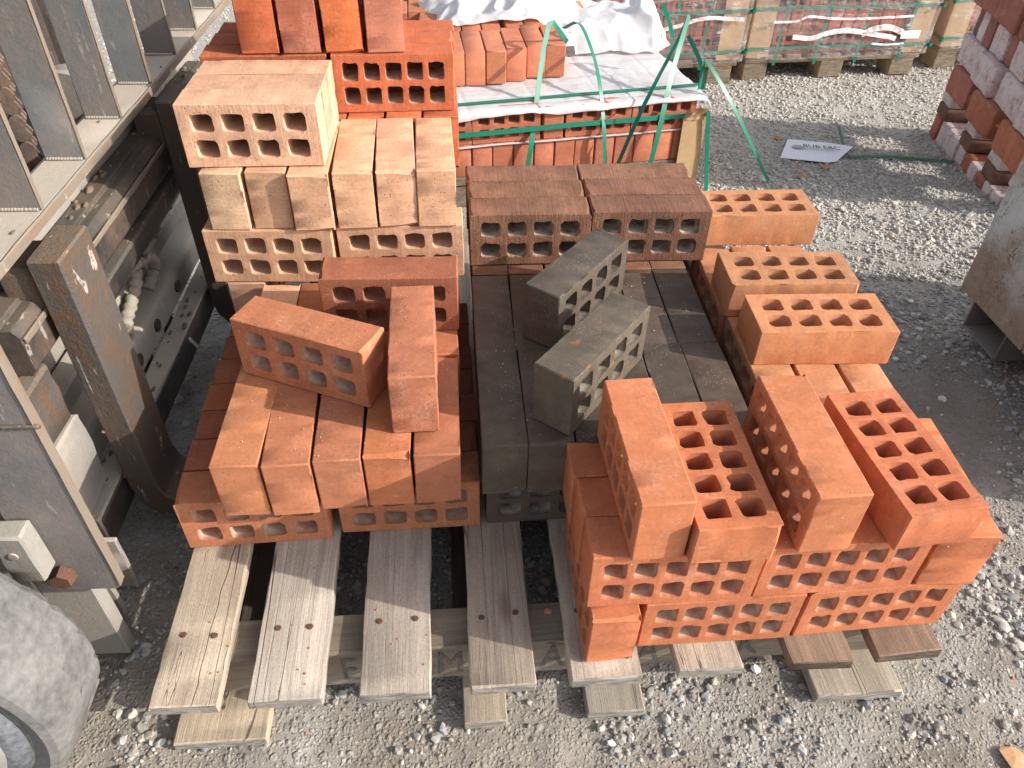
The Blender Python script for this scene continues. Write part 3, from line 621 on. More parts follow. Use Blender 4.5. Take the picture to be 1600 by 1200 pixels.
crumbs('brick_crumbs', 'pale crumbs of clay and dust lying on the red and dark header bricks', [(rnd.uniform(-.31, -.01), rnd.uniform(.735, .94), LV[2]) for _ in range(70)]+[(rnd.uniform(.04, .40), rnd.uniform(.75, 1.16), LV[2]) for _ in range(90)]+[(rnd.uniform(.17, .62), rnd.uniform(.53, .57), LV[2]) for _ in range(25)], M_CRUMB, .0005, .0014)
crumbs('clay_crumbs', 'red clay crumbs lying on the pallet boards in front of the bricks', [(x0+rnd.random()*.09, rnd.uniform(.51, .72), .1252) for x0 in (-.41, -.288, -.145, 0, .134) for _ in range(9)], M_CHIP, .0006, .0018)
crumbs('brick_fragments', 'small broken brick fragments scattered on the gravel round the pallet', [(x, y, gz1(x, y)) for x, y in [(rnd.uniform(-.6, 1.2), rnd.uniform(.2, .52)) for _ in range(26)]+[(rnd.uniform(.68, 1.0), rnd.uniform(.5, 1.6)) for _ in range(22)]], M_CHIP, .001, .0042)
# ------------------------------------------------------------------ timber pallet under the stacks
pal = thing('wooden_pallet', 'weathered wooden pallet with wide gaps under the stacks of sample bricks', 'pallet', (0, 0, 0))
W1, W2, W3 = (1.0, .97, .94, 1), (.92, .84, .74, 1), (.80, .80, .80, 1)
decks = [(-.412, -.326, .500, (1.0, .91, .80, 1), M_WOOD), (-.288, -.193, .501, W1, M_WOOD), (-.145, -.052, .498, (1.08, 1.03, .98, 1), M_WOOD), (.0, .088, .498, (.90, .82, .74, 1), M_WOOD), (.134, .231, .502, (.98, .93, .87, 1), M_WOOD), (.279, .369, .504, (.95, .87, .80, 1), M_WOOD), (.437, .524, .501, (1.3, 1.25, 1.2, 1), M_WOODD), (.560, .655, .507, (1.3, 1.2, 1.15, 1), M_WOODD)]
nail_me = None
for i, (x0, x1, y0, c, m) in enumerate(decks):
    o = box('deck_board', pal, x0, x1, y0, 1.70+rnd.uniform(-.005, .005), .1055, .125, m, .0018, .0010, 40, c, (rnd.uniform(-.0006, .0006), rnd.uniform(-.004, .004), 0))
    for v_ in o.data.vertices:
        if v_.co.y < -.59: v_.co.y += .004*(N1(v_.co.x*90+i*7, i, 77))+.006*max(0, N1(v_.co.x*30+i, 3, 78)-.1)
        v_.co.x += .0022*N1(v_.co.y*9+i*3, (1 if v_.co.x > 0 else 5)+i, 79)
    for fx in (.22, .74):
        for yy in (.605, 1.1, 1.6):
            if yy > 1 and i in (0, 1, 2, 3, 4, 5, 6, 7): continue
            if i > 4: continue
            bm = bmesh.new(); bmesh.ops.create_cone(bm, cap_ends=True, segments=10, radius1=.0048, radius2=.0038, depth=.0016); me = bpy.data.meshes.new('nail'); bm.to_mesh(me); bm.free(); me.materials.append(M_NAIL)
            n_ = mesh_obj('nail', me, None, pal, (x0+(x1-x0)*(fx+rnd.uniform(-.06, .06)), yy+rnd.uniform(-.004, .004), .1257), (rnd.uniform(-.1, .1), rnd.uniform(-.1, .1), 0))
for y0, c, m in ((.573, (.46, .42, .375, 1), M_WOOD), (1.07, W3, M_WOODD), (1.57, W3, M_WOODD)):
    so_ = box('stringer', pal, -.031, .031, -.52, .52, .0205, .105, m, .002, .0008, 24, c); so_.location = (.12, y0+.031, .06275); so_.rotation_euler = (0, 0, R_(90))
for x0, x1, y0, c in ((-.410, -.283, .502, (.97, .88, .74, 1)), (-.011, .051, .503, (.86, .80, .70, 1)), (.165, .249, .505, (.72, .70, .66, 1)), (.503, .634, .506, (.92, .86, .78, 1))):
    box('base_board', pal, x0, x1, y0, .630, .0005, .020, M_WOOD, .002, .0006, 8, c)
    box('base_board', pal, x0-.012, x1-.004, .633, 1.69, .0005, .020, M_WOODD, .002, .0007, 22, (.55, .55, .58, 1))  # rear length of each base board, in a darker pine than its front
for ch, x in (('E', -.170), ('M', -.026), ('A', .121), ('A', .262), ('K', .413)):
    text('stencil_letter', ch, .085, pal, (x, .5722, .060), (R_(90), 0, 0), M_STENCIL, .62)
def shard(name, label, cat, x, y, z, r, m, seed=0, flat=.35):
    V, F = ico(1); q = random.Random(seed); me = pymesh(name, [(v[0]*r*q.uniform(.7, 1.3), v[1]*r*q.uniform(.6, 1.1), v[2]*r*flat*q.uniform(.6, 1.2)) for v in V], [tuple(f) for f in F], m)
    return tag(mesh_obj(name, me, None, None, (x, y, z+r*flat*.7), (0, 0, q.uniform(0, 6))), label, cat)
shard('brick_chip', 'small orange brick chip on the dark stringer beside the orange stack', 'chip', .118, .618, .1055, .007, M_CHIP, 4)
# ------------------------------------------------------------------ forklift at the left
FK = thing('forklift', 'dusty steel forklift front with forks run under the brick pallet', 'forklift', (-.51, .90, 0), R_(-2.1))
def fork(v0):
    pr = [(-.045, .545), (0, .545), (0, .115), (.008, .085), (.028, .068), (.06, .062), (1.00, .050), (1.00, .040), (.60, .0305), (.02, .030), (-.018, .040), (-.038, .066), (-.045, .105)]
    f = prism('fork', FK, pr, 'y', v0, v0+.097, M_FORK, .003)
    box('fork_hook', f, -.098, -.0455, v0+.008, v0+.09, .455, .525, M_FORK, .006, .002, 4)
    return f
fork(0); fork(.543)
box('backrest_rail', FK, -.108, -.044, -.75, 1.25, .562, .573, M_RAIL, .002, .0006, 30)
box('rail_lip', FK, -.0435, -.039, -.75, 1.25, .5585, .5745, M_EDGE, .0015, .0005, 50)
for i in range(11):
    v = -.54+.157*i
    b = box('backrest_bar', FK, -.104, -.0465, v-.0038, v+.0038, .5735, 1.55, M_STEEL, .0015, .0004, 16)
    box('bar_edge', b, -.0005+.0288, .0012+.0295, -.0040, .0040, -.488, .488, M_EDGE, .0006, .0003, 30)
box('rear_plate', FK, -.128, -.112, -.25, 1.00, .40, .561, M_RAIL, .003, .001, 10)
prism('upper_carriage_bar', FK, [(-.11, .40), (-.064, .40), (-.054, .412), (-.054, .466), (-.062, .478), (-.078, .478), (-.080, .484), (-.11, .484)], 'y', -.06, .95, M_GREASE, .0015, (0, 0, 0), 8)
box('bar_lit_edge', FK, -.0535, -.0495, -.058, .94, .455, .464, M_EDGE, .001, .0006, 40)  # pale strip paints the sunlit line along the bar's upper edge
prism('lower_carriage_bar', FK, [(-.15, .135), (-.10, .128), (-.098, .176), (-.104, .190), (-.15, .192)], 'y', -.03, .86, M_BEAM, .002)
for v in (.27, .38, .52):
    bm = bmesh.new(); bmesh.ops.create_cone(bm, cap_ends=True, segments=20, radius1=.013, radius2=.013, depth=.004); me = bpy.data.meshes.new('bolt_hole'); bm.to_mesh(me); bm.free(); me.materials.append(M_GREASE)
    mesh_obj('bolt_hole', me, None, FK, (-.0965, v, .160), (0, R_(90), 0))
box('lower_guard_beam', FK, -.098, -.056, -.085, .83, .062, .126, M_BEAM, .003, .0008, 10)
box('guard_face', FK, -.0555, -.053, -.083, .82, .066, .122, M_GREASE, .001, .0004, 10)
sp = prism('side_plate', FK, [(-.020, .205), (.058, .205), (.064, .212), (.064, 1.5), (-.030, 1.5), (-.030, .25)], 'y', -.268, -.256, M_PLATE, .0015)
box('plate_edge', sp, .0642, .0656, -.270, -.255, .214, 1.5, M_EDGE, .0006, .0003, 50)
bm = bmesh.new(); bmesh.ops.create_cone(bm, cap_ends=True, segments=6, radius1=.0155, radius2=.0135, depth=.016); me = box_mesh(.01, .01, .01); bm.to_mesh(me); bm.free(); me.materials.clear(); me.materials.append(M_NAIL); me.shade_flat()
mesh_obj('bolt', me, None, sp, (.004, -.277, .245), (R_(90), 0, 0))
tube('weld_bead', [(-.0005, 0, 0), (.0005, .05, .0004), (0, .1, 0)], lambda t: .0028+.0007*math.sin(t*60), M_FORK, sp, 10, 8).matrix_local = Matrix.Translation((-.029, -.2690, .5065)) @ Matrix.Rotation(R_(-90), 4, 'Z')
box('plate_seam', sp, -.0295, .062, -.2705, -.2675, .505, .5085, M_GREASE, .0005, .0005, 12)
blk = box('spacer_block', FK, -.036, .004, -.300, -.270, .270, .356, M_PALEM, .003, .0006, 4)
lathe('block_screw', [(.0065, -.0012), (.0055, -.0025), (.001, -.0026)], M_BEAM, blk, (0, -.0145, .01), 16)
box('mast_panel', FK, -.062, .010, -.250, -.225, .012, .62, M_PALEM, .002, .0004, 6)
box('mast_panel', FK, -.40, -.0625, -.252, -.240, .16, .60, M_PALEM, .002, .0004, 6)
for v, t in ((-.185, .17), (-.13, .13)): box('mast_rail', FK, -.09, -.016, v, v+.009, .01, t, M_BEAM, .002, .0005, 8)
box('inner_panel', FK, -.20, -.17, -.20, -.02, .08, .62, M_PALEM, .004, .001, 6); box('inner_panel', FK, -.19, -.165, .02, .20, .10, .66, M_BEAM, .004, .001, 6)
prism('bar_lip', FK, [(-.10, .335), (-.075, .325), (-.060, .352), (-.058, .384), (-.10, .39)], 'y', .16, .66, M_GREASE, .004)
box('cross_brace', FK, -.16, -.12, .05, .80, .225, .262, M_BEAM, .004, .001, 10)
box('rusty_bracket', FK, -.085, -.0565, -.115, -.03, .30, .40, M_FORK, .004, .002, 4)
box('lower_bracket', FK, -.125, -.062, -.13, -.005, .14, .285, M_BEAM, .006, .003, 4)
box('mast_channel', FK, -.165, -.14, .525, .585, .30, 1.6, M_RAIL, .004, .001, 10)
box('mast_channel', FK, -.19, -.165, -.30, -.20, .20, 1.6, M_BEAM, .004, .001, 10)
box('mast_back', FK, -.42, -.40, -.40, 1.02, .05, 1.7, M_GREASE, .004, .002, 8)
box('lift_cylinder_guard', FK, -.26, -.215, .24, .36, .25, .64, M_GREASE, .006, .001, 4)
lathe('chain_roller', [(.005, -.02), (.052, -.02), (.056, -.015), (.048, -.01), (.048, .01), (.056, .015), (.052, .02), (.005, .02)], M_PALEM, FK, (-.15, .475, .575), 40)
lathe('mast_column', [(.03, 0), (.03, .01)], M_BEAM, FK, (-.3, .3, .3), 24)
for b_ in [o for o in FK.children if o.name.startswith('backrest_bar')]:
    for s_ in (-1, 1): tube('weld_bead', [(-.026, .0045*s_, -.487), (-.01, .0048*s_, -.4868), (.006, .0045*s_, -.487), (.026, .0046*s_, -.487)], lambda t: .0026+.0008*math.sin(t*70), M_RAIL, b_, 10, 7)
for v in (-.02, .20, .40, .60): 
    bm = bmesh.new(); bmesh.ops.create_cone(bm, cap_ends=True, segments=6, radius1=.011, radius2=.0105, depth=.009); me = bpy.data.meshes.new('bolt'); bm.to_mesh(me); bm.free(); me.materials.append(M_FORK)
    mesh_obj('bolt', me, None, FK, (-.108, v+.03, .53), (0, R_(90), .2))
for v, w in ((.34, .03), (.47, .035), (.24, .02)): box('support_strut', FK, -.135, -.12, v, v+w, -.01, .13, M_FORK, .002, .0008, 6)
bm = bmesh.new(); Vi, Fi = ico(1)
for k in range(150):
    q = k % 5
    if q == 0: c = (-.045, rnd.uniform(.003, .09), rnd.uniform(.12, .45))
    elif q == 1: c = (rnd.uniform(-.108, -.082), rnd.uniform(.1, .9), .4845)
    elif q == 2: c = (rnd.uniform(-.095, -.062), rnd.uniform(-.06, .8), .127)
    elif q == 3: c = (rnd.uniform(-.085, -.06), rnd.uniform(.15, .66), rnd.uniform(.322, .342))
    else: c = (rnd.uniform(-.104, -.05), rnd.uniform(-.5, 1.0), .5735)
    r = rnd.uniform(.002, .0075)*(.5 if q == 4 else 1); vs_ = [bm.verts.new((c[0]+v[0]*r*rnd.uniform(.5, 1), c[1]+v[1]*r*rnd.uniform(.8, 2.2), c[2]+v[2]*r*rnd.uniform(.5, 1.2))) for v in Vi]
    for f in Fi: bm.faces.new([vs_[i] for i in f])
me = bpy.data.meshes.new('caked_dirt'); bm.to_mesh(me); bm.free(); me.materials.append(M_DIRT); me.shade_smooth(); tag(mesh_obj('caked_dirt', me, None, FK), None, None, None, 'stuff')
# leaf chain: alternating plates
bm = bmesh.new(); V0 = [(math.cos(a), math.sin(a)) for a in [6.2832*i/16 for i in range(16)]]
for i in range(20):
    for s in (-1.5, -.5, .5, 1.5):
        zc = .42+.043*i; off = (0 if int(s+1.5) % 2 == 0 else .0215)
        A, B = [], []
        for x, z in V0:
            p = (x*.0135*(1-.38*max(0, 1-abs(z)*2.4)), .0085*s, zc+off*.9+z*.0215); A.append(bm.verts.new((p[0], p[1]-.0028, p[2]))); B.append(bm.verts.new((p[0], p[1]+.0028, p[2])))
        bm.faces.new(A); bm.faces.new(B[::-1])
        for k in range(16): bm.faces.new((A[k], B[k], B[(k+1) % 16], A[(k+1) % 16]))
bmesh.ops.recalc_face_normals(bm, faces=bm.faces)
me = bpy.data.meshes.new('lift_chain'); bm.to_mesh(me); bm.free(); me.materials.append(M_CHAIN)
mesh_obj('lift_chain', me, None, FK, (-.17, .415, 0), (0, 0, R_(18))); mesh_obj('lift_chain', me, None, FK, (-.17, .325, 0), (0, 0, R_(18)))
def rib(t): return .0108+.0012*math.sin(t*110)
tube('ribbed_hose', [(-.11, .24, .345), (-.095, .30, .335), (-.088, .36, .315), (-.092, .43, .285), (-.10, .455, .25), (-.11, .42, .22)], rib, M_HOSE, FK, 30, 12)
tube('ribbed_hose', [(-.105, .40, .30), (-.10, .36, .27), (-.10, .32, .255), (-.105, .29, .235), (-.12, .30, .19)], lambda t: .0115+.0014*math.sin(t*60), M_HOSE, FK, 24, 12)
# front tyre
TY = bpy.data.objects.new('tyre_pivot', None); bpy.data.objects.remove(TY)
Rt = .222
def lug(a, r, y):
    if r < Rt*.95 or y < .07: return r
    k = (a*27/6.2832) % 1; d = (.5+.5*math.tanh(26*(abs(k-.5)-.07))); return r-.008*(1-d)
tyre = lathe('tyre', [(.12, .004), (.150, .001), (.168, .002), (.178, .012), (.186, .014), (.205, .006), (.214, .010), (.219, .018), (Rt, .030), (Rt+.001, .066), (Rt+.001, .074), (Rt, .118), (.214, .128), (.19, .134), (.12, .13)], M_RUBBER, FK, (-.66+.51-.012, .425-.90, Rt-.002), 156, lug, 30)
lathe('tyre_groove', [(.1665, .0005), (.174, .003), (.183, .0125)], M_RUBD, tyre, (0, 0, 0), 64)
rim = lathe('wheel_rim', [(.02, -.006), (.10, -.008), (.128, -.010), (.138, -.012), (.152, -.010), (.160, -.002), (.164, .006)], M_BEAM, tyre, (0, 0, 0), 64)
lathe('hub_cap', [(.001, -.024), (.05, -.024), (.055, -.022), (.10, -.022), (.112, -.020), (.117, -.013), (.119, -.006)], M_HUB, tyre, (0, 0, 0), 64)
# ------------------------------------------------------------------ opened brick pack behind
PA = thing('brick_pack', 'opened pack of red bricks under a torn white sheet with cut green straps', 'brick pack', (.021, 2.261, 0), R_(8.1))
def mat_for(me, m): me.materials.append(m); return me
hole4 = [mat_for(brick_mesh('hf', 4, 900+i, 1., H=BH-.0008), M_CLAY) for i in range(3)]
header = [mat_for(plain_brick_mesh('hd', 920+i, .5, H=.0636, bv=.003), M_CLAY) for i in range(3)]
cored_header = [mat_for(brick_mesh('hd', 4, 940+i, 1., H=HS), M_CLAY) for i in range(2)]
C_PACK = (.42, .145, .085)
def pb(parent, me, x, y, z, rz=0, col=C_PACK, dust=.3, j=.10):
    c = jit(col, j); return mesh_obj('brick', me, None, parent, (x, y, z), (0, 0, rz), (c[0], c[1], c[2], dust))
for i, a in enumerate((-.270, -.0555, .1605, .4555, .672)): pb(PA, hole4[i % 3], a, .0335, .0878, R_(rnd.uniform(-.6, .6)), C_PACK, .15)
pb(PA, header[0], .3095, .108, .0878); 
for i in range(13): pb(PA, header[i % 3], -.05+.0665*i, .108, -.0152, R_(rnd.uniform(-.5, .5)))
for r in range(1, 12):
    for a in (.165, .385, .605): pb(PA, hole4[0], a+.07, .0335+.0665*r, .0870) if r in (6, 11) and a > .3 else None
box('pallet_deck', PA, -.02, .80, 0, .98, -.046, -.018, M_WOODP, .003)
for a in (-.02, .33, .70): box('pallet_block', PA, a, a+.1, .01, .11, -.132, -.047, M_WOODP, .003, .001)
def cloth(name, label, cat, fn, nu, nv_, m, parent=None):
    V = [fn(u/(nu-1), v/(nv_-1)) for v in range(nv_) for u in range(nu)]; F = []
    for v in range(nv_-1):
        for u in range(nu-1):
            q = (v*nu+u, v*nu+u+1, (v+1)*nu+u+1, (v+1)*nu+u)
            if all(V[i] is not None for i in q): F.append(q)
    V = [p if p is not None else (0, 0, .19) for p in V]
    me = pymesh(name, V, F, m); bm = bmesh.new(); bm.from_mesh(me); bmesh.ops.delete(bm, geom=[v for v in bm.verts if not v.link_faces], context='VERTS'); bm.to_mesh(me); bm.free(); me.shade_smooth()
    o = mesh_obj(name, me, None, parent); 
    if label: tag(o, label, cat)
    return o
def topsheet(u, v):
    a = -.06+.885*u; b = -.022+.90*v; z = .1925+.003*N1(a*14, b*14, 21)+.0022*N1(a*40, b*30, 22)-.0022*max(0, 1-abs((b/.0665) % 1-.5)*9)-.0016*max(0, 1-abs((a/.2165+.3) % 1-.5)*26)
    if b < .004: z -= (.004-b)*(.55+.8*(N1(a*9, 0, 23)+.3)); b = max(b, -.012+.006*N1(a*20, 3, 24))
    if a > .805: z -= (a-.805)*1.2+.01*N1(b*15, 1, 25)
    if v > .5 and a > .70 and N1(a*10, b*10, 26) > .36: z += .01
    return (a, b, z)
cloth('plastic_sheet', None, None, topsheet, 150, 150, M_SHEET, PA)
def flap(u, v):
    x = -.085+.90*u
    k = max(0, min(1, (x-.31)/.10)); k = k*k*(3-2*k)
    yf = (2.715+.05*max(0, min(1, x/.3)))*(1-k)+(2.735+.10*max(0, x-.41))*k+.020*N1(x*20, 1, 31); yb = 3.06+.03*N1(x*8, 5, 32)
    if x > .74: yf += (x-.74)*.9
    y = yf+(yb-yf)*v
    base = .3035*(1-k)+k*(.199+.075*math.sin(min(1, v*1.25)*2.3)+.03*max(0, 1-abs(x-.60)/.16)*v)
    sharp = abs(N1(x*6+y*5, y*9-x*4, 33))*2; fold = abs(N1(x*13-y*8, y*12+x*9, 34))*2; fine = N1(x*42, y*38, 35)
    z = base+.050*(1-sharp)**2*(.15+min(1, v*2))+.022*(1-fold)**2*min(1, v*3+.1)+.006*fine
    if x > .74: z = max(.197, z-(x-.74)*1.1)
    if .36 < x < .47 and v < .14 and abs(x-.415) < .035: z += .03
    if x < .03: z -= (.03-x)*.45
    return (x, y, z)
cloth('torn_sheet', 'crumpled white plastic sheet thrown back over the opened brick pack', 'plastic sheet', flap, 150, 70, M_SHEET)
def layer(u, v):
    a = -.05+.80*u; return (a, -.009+.03*v+.002*N1(a*12, 0, 41), .0868+.010*(1-v)*(N1(a*7, 2, 42)-.25)+.0006)
cloth('layer_sheet', None, None, layer, 70, 5, M_SHEET, PA)
prism('card_corner', PA, [(.735, -.014), (.815, -.014), (.815, .10), (.811, .10), (.811, -.010), (.735, -.010)], 'z', -.125, .125, M_CARD, 0)
def torn(u, v):
    a = .733+.075*u; z = .120+.055*v*(.75+.5*N1(u*6, 2, 51)); return (a+.006*N1(v*5, u*5, 52), -.016-.028*v*v+.008*N1(u*7, v*7, 53), z)
cloth('torn_flap', None, None, torn, 14, 8, M_CARD, PA)
SG = 'cut green straps on the opened pack'
def strap(P, w, hint, label, tw=None):
    return tag(ribbon('green_strap', P, w*1.08, hint, M_STRAP, None, .0011, 7 if 'arching' in label or 'along' in label else 2, tw), label, 'strap', SG)
FN = (.143, -1, .25)
strap([(-.02, 2.302, .1975), (.199, 2.339, .1985), (.403, 2.379, .198), (.614, 2.415, .198), (.829, 2.452, .199)], .014, (0, -.1, 1), 'green strap lying along the front edge of the white sheet')
strap([(-.01, 2.244, .125), (.196, 2.272, .129), (.398, 2.301, .134), (.606, 2.331, .135), (.775, 2.352, .138)], .014, FN, 'green strap running across the brick faces of the opened pack')
strap([(.398, 2.591, .288), (.358, 2.537, .344), (.325, 2.509, .369), (.287, 2.383, .252), (.257, 2.273, .088), (.239, 2.268, -.03)], .015, (.3, -1, .3), 'green strap standing up in a bent loop right beside the loose bricks')
strap([(.395, 2.675, .307), (.436, 2.607, .34), (.464, 2.494, .291), (.474, 2.376, .233), (.487, 2.306, .115), (.504, 2.300, -.03)], .013, (.5, -1, .3), 'green strap arching over the middle of the white sheet')
strap([(.758, 2.557, .288), (.781, 2.565, .375), (.704, 2.398, .252), (.667, 2.322, .092), (.648, 2.318, -.05)], .016, (.3, -1, .3), 'broad green strap leaning up highest near the right corner')
strap([(.772, 2.564, .343), (.724, 2.496, .29), (.6, 2.295, .19), (.531, 2.296, -.03)], .012, (-.8, -1, .2), 'thin green strap twisted edge-on, crossing behind the broad leaning one')
strap([(.775, 2.523, .326), (.804, 2.429, .267), (.812, 2.40, .20)], .012, (-.3, -1, .3), 'short green strap end bent over the right corner of the sheet')
strap([(.801, 2.40, .20), (.802, 2.405, .270), (.818, 2.400, .278), (.914, 2.342, .149), (1.11, 2.411, -.128)], .013, (.4, -.8, .5), 'green strap reaching from the pack corner down to the gravel')
strap([(.826, 2.35, .15), (.846, 2.352, .022), (.868, 2.345, -.125)], .013, (.2, -1, .1), 'green strap hanging straight down the cardboard corner')
strap([(.800, 2.98, .30), (.811, 2.895, .263), (.813, 2.83, .228)], .014, (0, -1, .3), 'green strap end sticking up at the far right of the sheet')
strap([(-.15, 3.06, .22), (-.12, 3.02, .36), (-.11, 3.0, .45)], .016, (0, -1, .2), 'green strap standing up at the far left behind the bricks')
strap([(.02, 3.10, .25), (.03, 3.08, .38), (.03, 3.06, .46)], .014, (0, -1, .2), 'green strap standing up behind the white sheet')
for i, (x, y) in enumerate(((-.075, 2.46), (-.008, 2.463), (.058, 2.466), (.124, 2.477), (.190, 2.499), (.256, 2.530), (.323, 2.533), )):
    pb(None, header[i % 3], x+.031, y+.108, .1965, R_(2.5+rnd.uniform(-.7, .7)-(2 if i == 6 else 0)), (.50, .18, .10), .3, .05)
    o = bpy.context.scene.collection.objects[-1]; o.name = 'clay_brick'; tag(o, f'smooth red brick on the white sheet, {ORD[i]} from left in the front row', 'brick', 'loose bricks on the white sheet')
for i, (x, y) in enumerate(((-.08, 2.80), (-.01, 2.80), (.058, 2.795), (.124, 2.79), (.205, 2.818), (.272, 2.83))):
    pb(None, header[i % 3], x+.031, y, .1965, R_(1.5), (.46, .155, .080), .3, .05)
    o = bpy.context.scene.collection.objects[-1]; o.name = 'clay_brick'; tag(o, f'red brick behind the front loose row, {ORD[i]} from left, partly under the sheet', 'brick', 'loose bricks under the crumpled sheet')
for i in range(9):
    pb(None, header[i % 3], -.16+.0665*i+(.10 if i > 3 else 0), 3.085-(.02 if i > 3 else .08), .1965, R_(1.5), (.50, .17, .085), .3, .05)
    o = bpy.context.scene.collection.objects[-1]; o.name = 'clay_brick'; tag(o, f'red brick beyond the crumpled sheet, {ORD[i]} from left in the far row', 'brick', 'far row of loose bricks on the pack')
# ------------------------------------------------------------------ wrapped packs at the back
film_id = 0
def wrapped_pack(loc, rz, wid, dep, label, side=False, xs=(.155, .365, .580, .812), ncourse=4):
    P = thing('wrapped_pack', label, 'brick pack', loc, R_(rz), 'shrink wrapped brick packs')
    z0 = .108
    for a in (.02, .42, wid-.12):
        for b in (.0, dep-.12): box('pallet_block', P, a-.02, a+.10, b, b+.12, .001, .082, M_WOODP, .003, .001, 0, (1, .93, .85, 1))
    box('pallet_stringer', P, 0, wid, -.002, .09, .0825, .1, M_WOODP, .002, .0006, 12)
    for k in range(9): box('deck_board', P, .01+k*wid/9, .01+k*wid/9+wid/9*.72, .0, dep, .1005, .1165, M_WOODP, .002)
    z0 = .118; cz = .1030
    for c in range(ncourse):
        z = z0+cz*c
        if c % 2 == 0:
            a = .055
            seq = ['h', 'f', 'f', 'h', 'f'] if c == 0 else ['f', 'h', 'f', 'f', 'h']
            for q in seq:
                if q == 'h': pb(P, header[rnd.randrange(3)], a+.033, .12, z, 0, (.34, .095, .058)); a += .0672
                else: pb(P, hole4[rnd.randrange(3)], a+.108, .046, z, 0, (.34, .095, .058), 0.); a += .2165
        else:
            for i in range(int((wid-.10)/.0672)): pb(P, header[rnd.randrange(3)], .088+.0672*i, .12, z, R_(rnd.uniform(-.5, .5)), (.36, .105, .064))
        if side:
            for i in range(int((dep-.15)/.218)): pb(P, header[rnd.randrange(3)] if c % 2 else hole4[rnd.randrange(3)], .045, .20+.218*i+.05, z, R_(0 if c % 2 else 90), (.30, .09, .06))
    tag(box('inner_bricks', P, .09, wid-.05, .245 if not side else .245, dep-.02, z0, z0+cz*ncourse-.002, M_CLAY, 0, 0, 0, (.36, .11, .07, 0)), None, None, None, 'stuff')
    zt = z0+cz*ncourse+.004
    for a0, a1, w in ((-.004, .11, 1), (wid-.11, wid+.004, -1)):
        prism('card_corner', P, ([(a0, -.004), (a1, -.004), (a1, 0), (a0+.004, 0), (a0+.004, .12), (a0, .12)] if w > 0 else [(a0, -.004), (a1, -.004), (a1, .12), (a1-.004, .12), (a1-.004, 0), (a0, 0)]), 'z', .112, zt, M_CARD, 0)
    def shell(u, v):
        L_ = [(-.018, dep), (-.018, -.018), (wid+.018, -.018), (wid+.018, dep)]; seg = [dep, wid, dep]; t = u*(2*dep+wid)
        for i, s in enumerate(seg):
            if t <= s+1e-6: break
            t -= s
        f = t/seg[i]; p, q = L_[i], L_[i+1]; x, y = p[0]+(q[0]-p[0])*f, p[1]+(q[1]-p[1])*f; z = .104+(zt+.012-.104)*v
        d = .004*N1(x*9+y*9, z*22+film_id*7, 61)+.003*N1(x*26+y*20, z*50, 62); nx_, ny_ = ((-1, 0), (0, -1), (1, 0))[i]
        return (x+nx_*(d+.002), y+ny_*(d+.002), z+.012*N1(x*7+y*7, 3, 63)*(1-v))
    cloth('shrink_film', None, None, shell, 150, 26, M_FILM, P)
    cloth('film_top', None, None, lambda u, v: (-.012+(wid+.024)*u, -.012+(dep+.012)*v, zt+.013+.006*N1(u*9, v*9, 66)), 30, 30, M_FILM, P)
    for z in (.152, .333): ribbon('green_strap', [(-.007, dep*.6, z), (-.008, .01, z), (-.004, -.007, z), (.3, -.0085, z+.002), (.6, -.0085, z-.003), (wid+.004, -.007, z), (wid+.008, .01, z), (wid+.007, dep*.6, z)], .015, lambda t: (0, -1, .01) if .1 < t < .9 else (1, 0, .01), M_STRAP, P, .0012, 4)
    for x in xs: ribbon('green_strap', [(x-.012, -.012, .075), (x-.008, -.0115, .2), (x+.004, -.0115, .38), (x+.006, -.010, zt+.004), (x+.006, .2, zt+.007)], .015, (0, -1, .35), M_STRAP, P, .0012, 4)
    return P
def fold(P, pts, w): 
    ribbon('film_fold', [(a, -.030, z) for a, z in pts], w, (0, -1, .2), M_FOLD, P, .003, 8, None, .003)
PC = wrapped_pack((1.455, 3.75, -.262), 4.3, .92, .95, 'middle wrapped brick pack on a pallet, fully in view behind the gravel')
fold(PC, [(.20, .212), (.294, .202), (.364, .220), (.443, .232), (.528, .226), (.60, .213), (.70, .198), (.74, .186)], .022); fold(PC, [(.555, .212), (.615, .236), (.69, .240), (.766, .216)], .026)
fold(PC, [(.088, .28), (.20, .281), (.263, .30), (.393, .288), (.558, .284), (.80, .289)], .010); fold(PC, [(.04, .40), (.18, .392), (.30, .40)], .014); fold(PC, [(.62, .168), (.70, .160), (.79, .164)], .008)
box('white_label', PC, .764, .862, -.031, -.0295, .186, .222, M_PAPER, 0)
fold(wrapped_pack((1.395-.92*math.cos(R_(6)), 3.70-.92*math.sin(R_(6)), -.252), 6, .92, .95, 'left wrapped brick pack on a pallet beside the cut green straps', False, (.15, .37, .58, .74)), [(.2, .30), (.5, .27), (.7, .31), (.9, .30)], .016)
wrapped_pack((2.53, 3.92, -.272), 4, .92, .95, 'right wrapped brick pack in shadow behind the old paver stack', True)
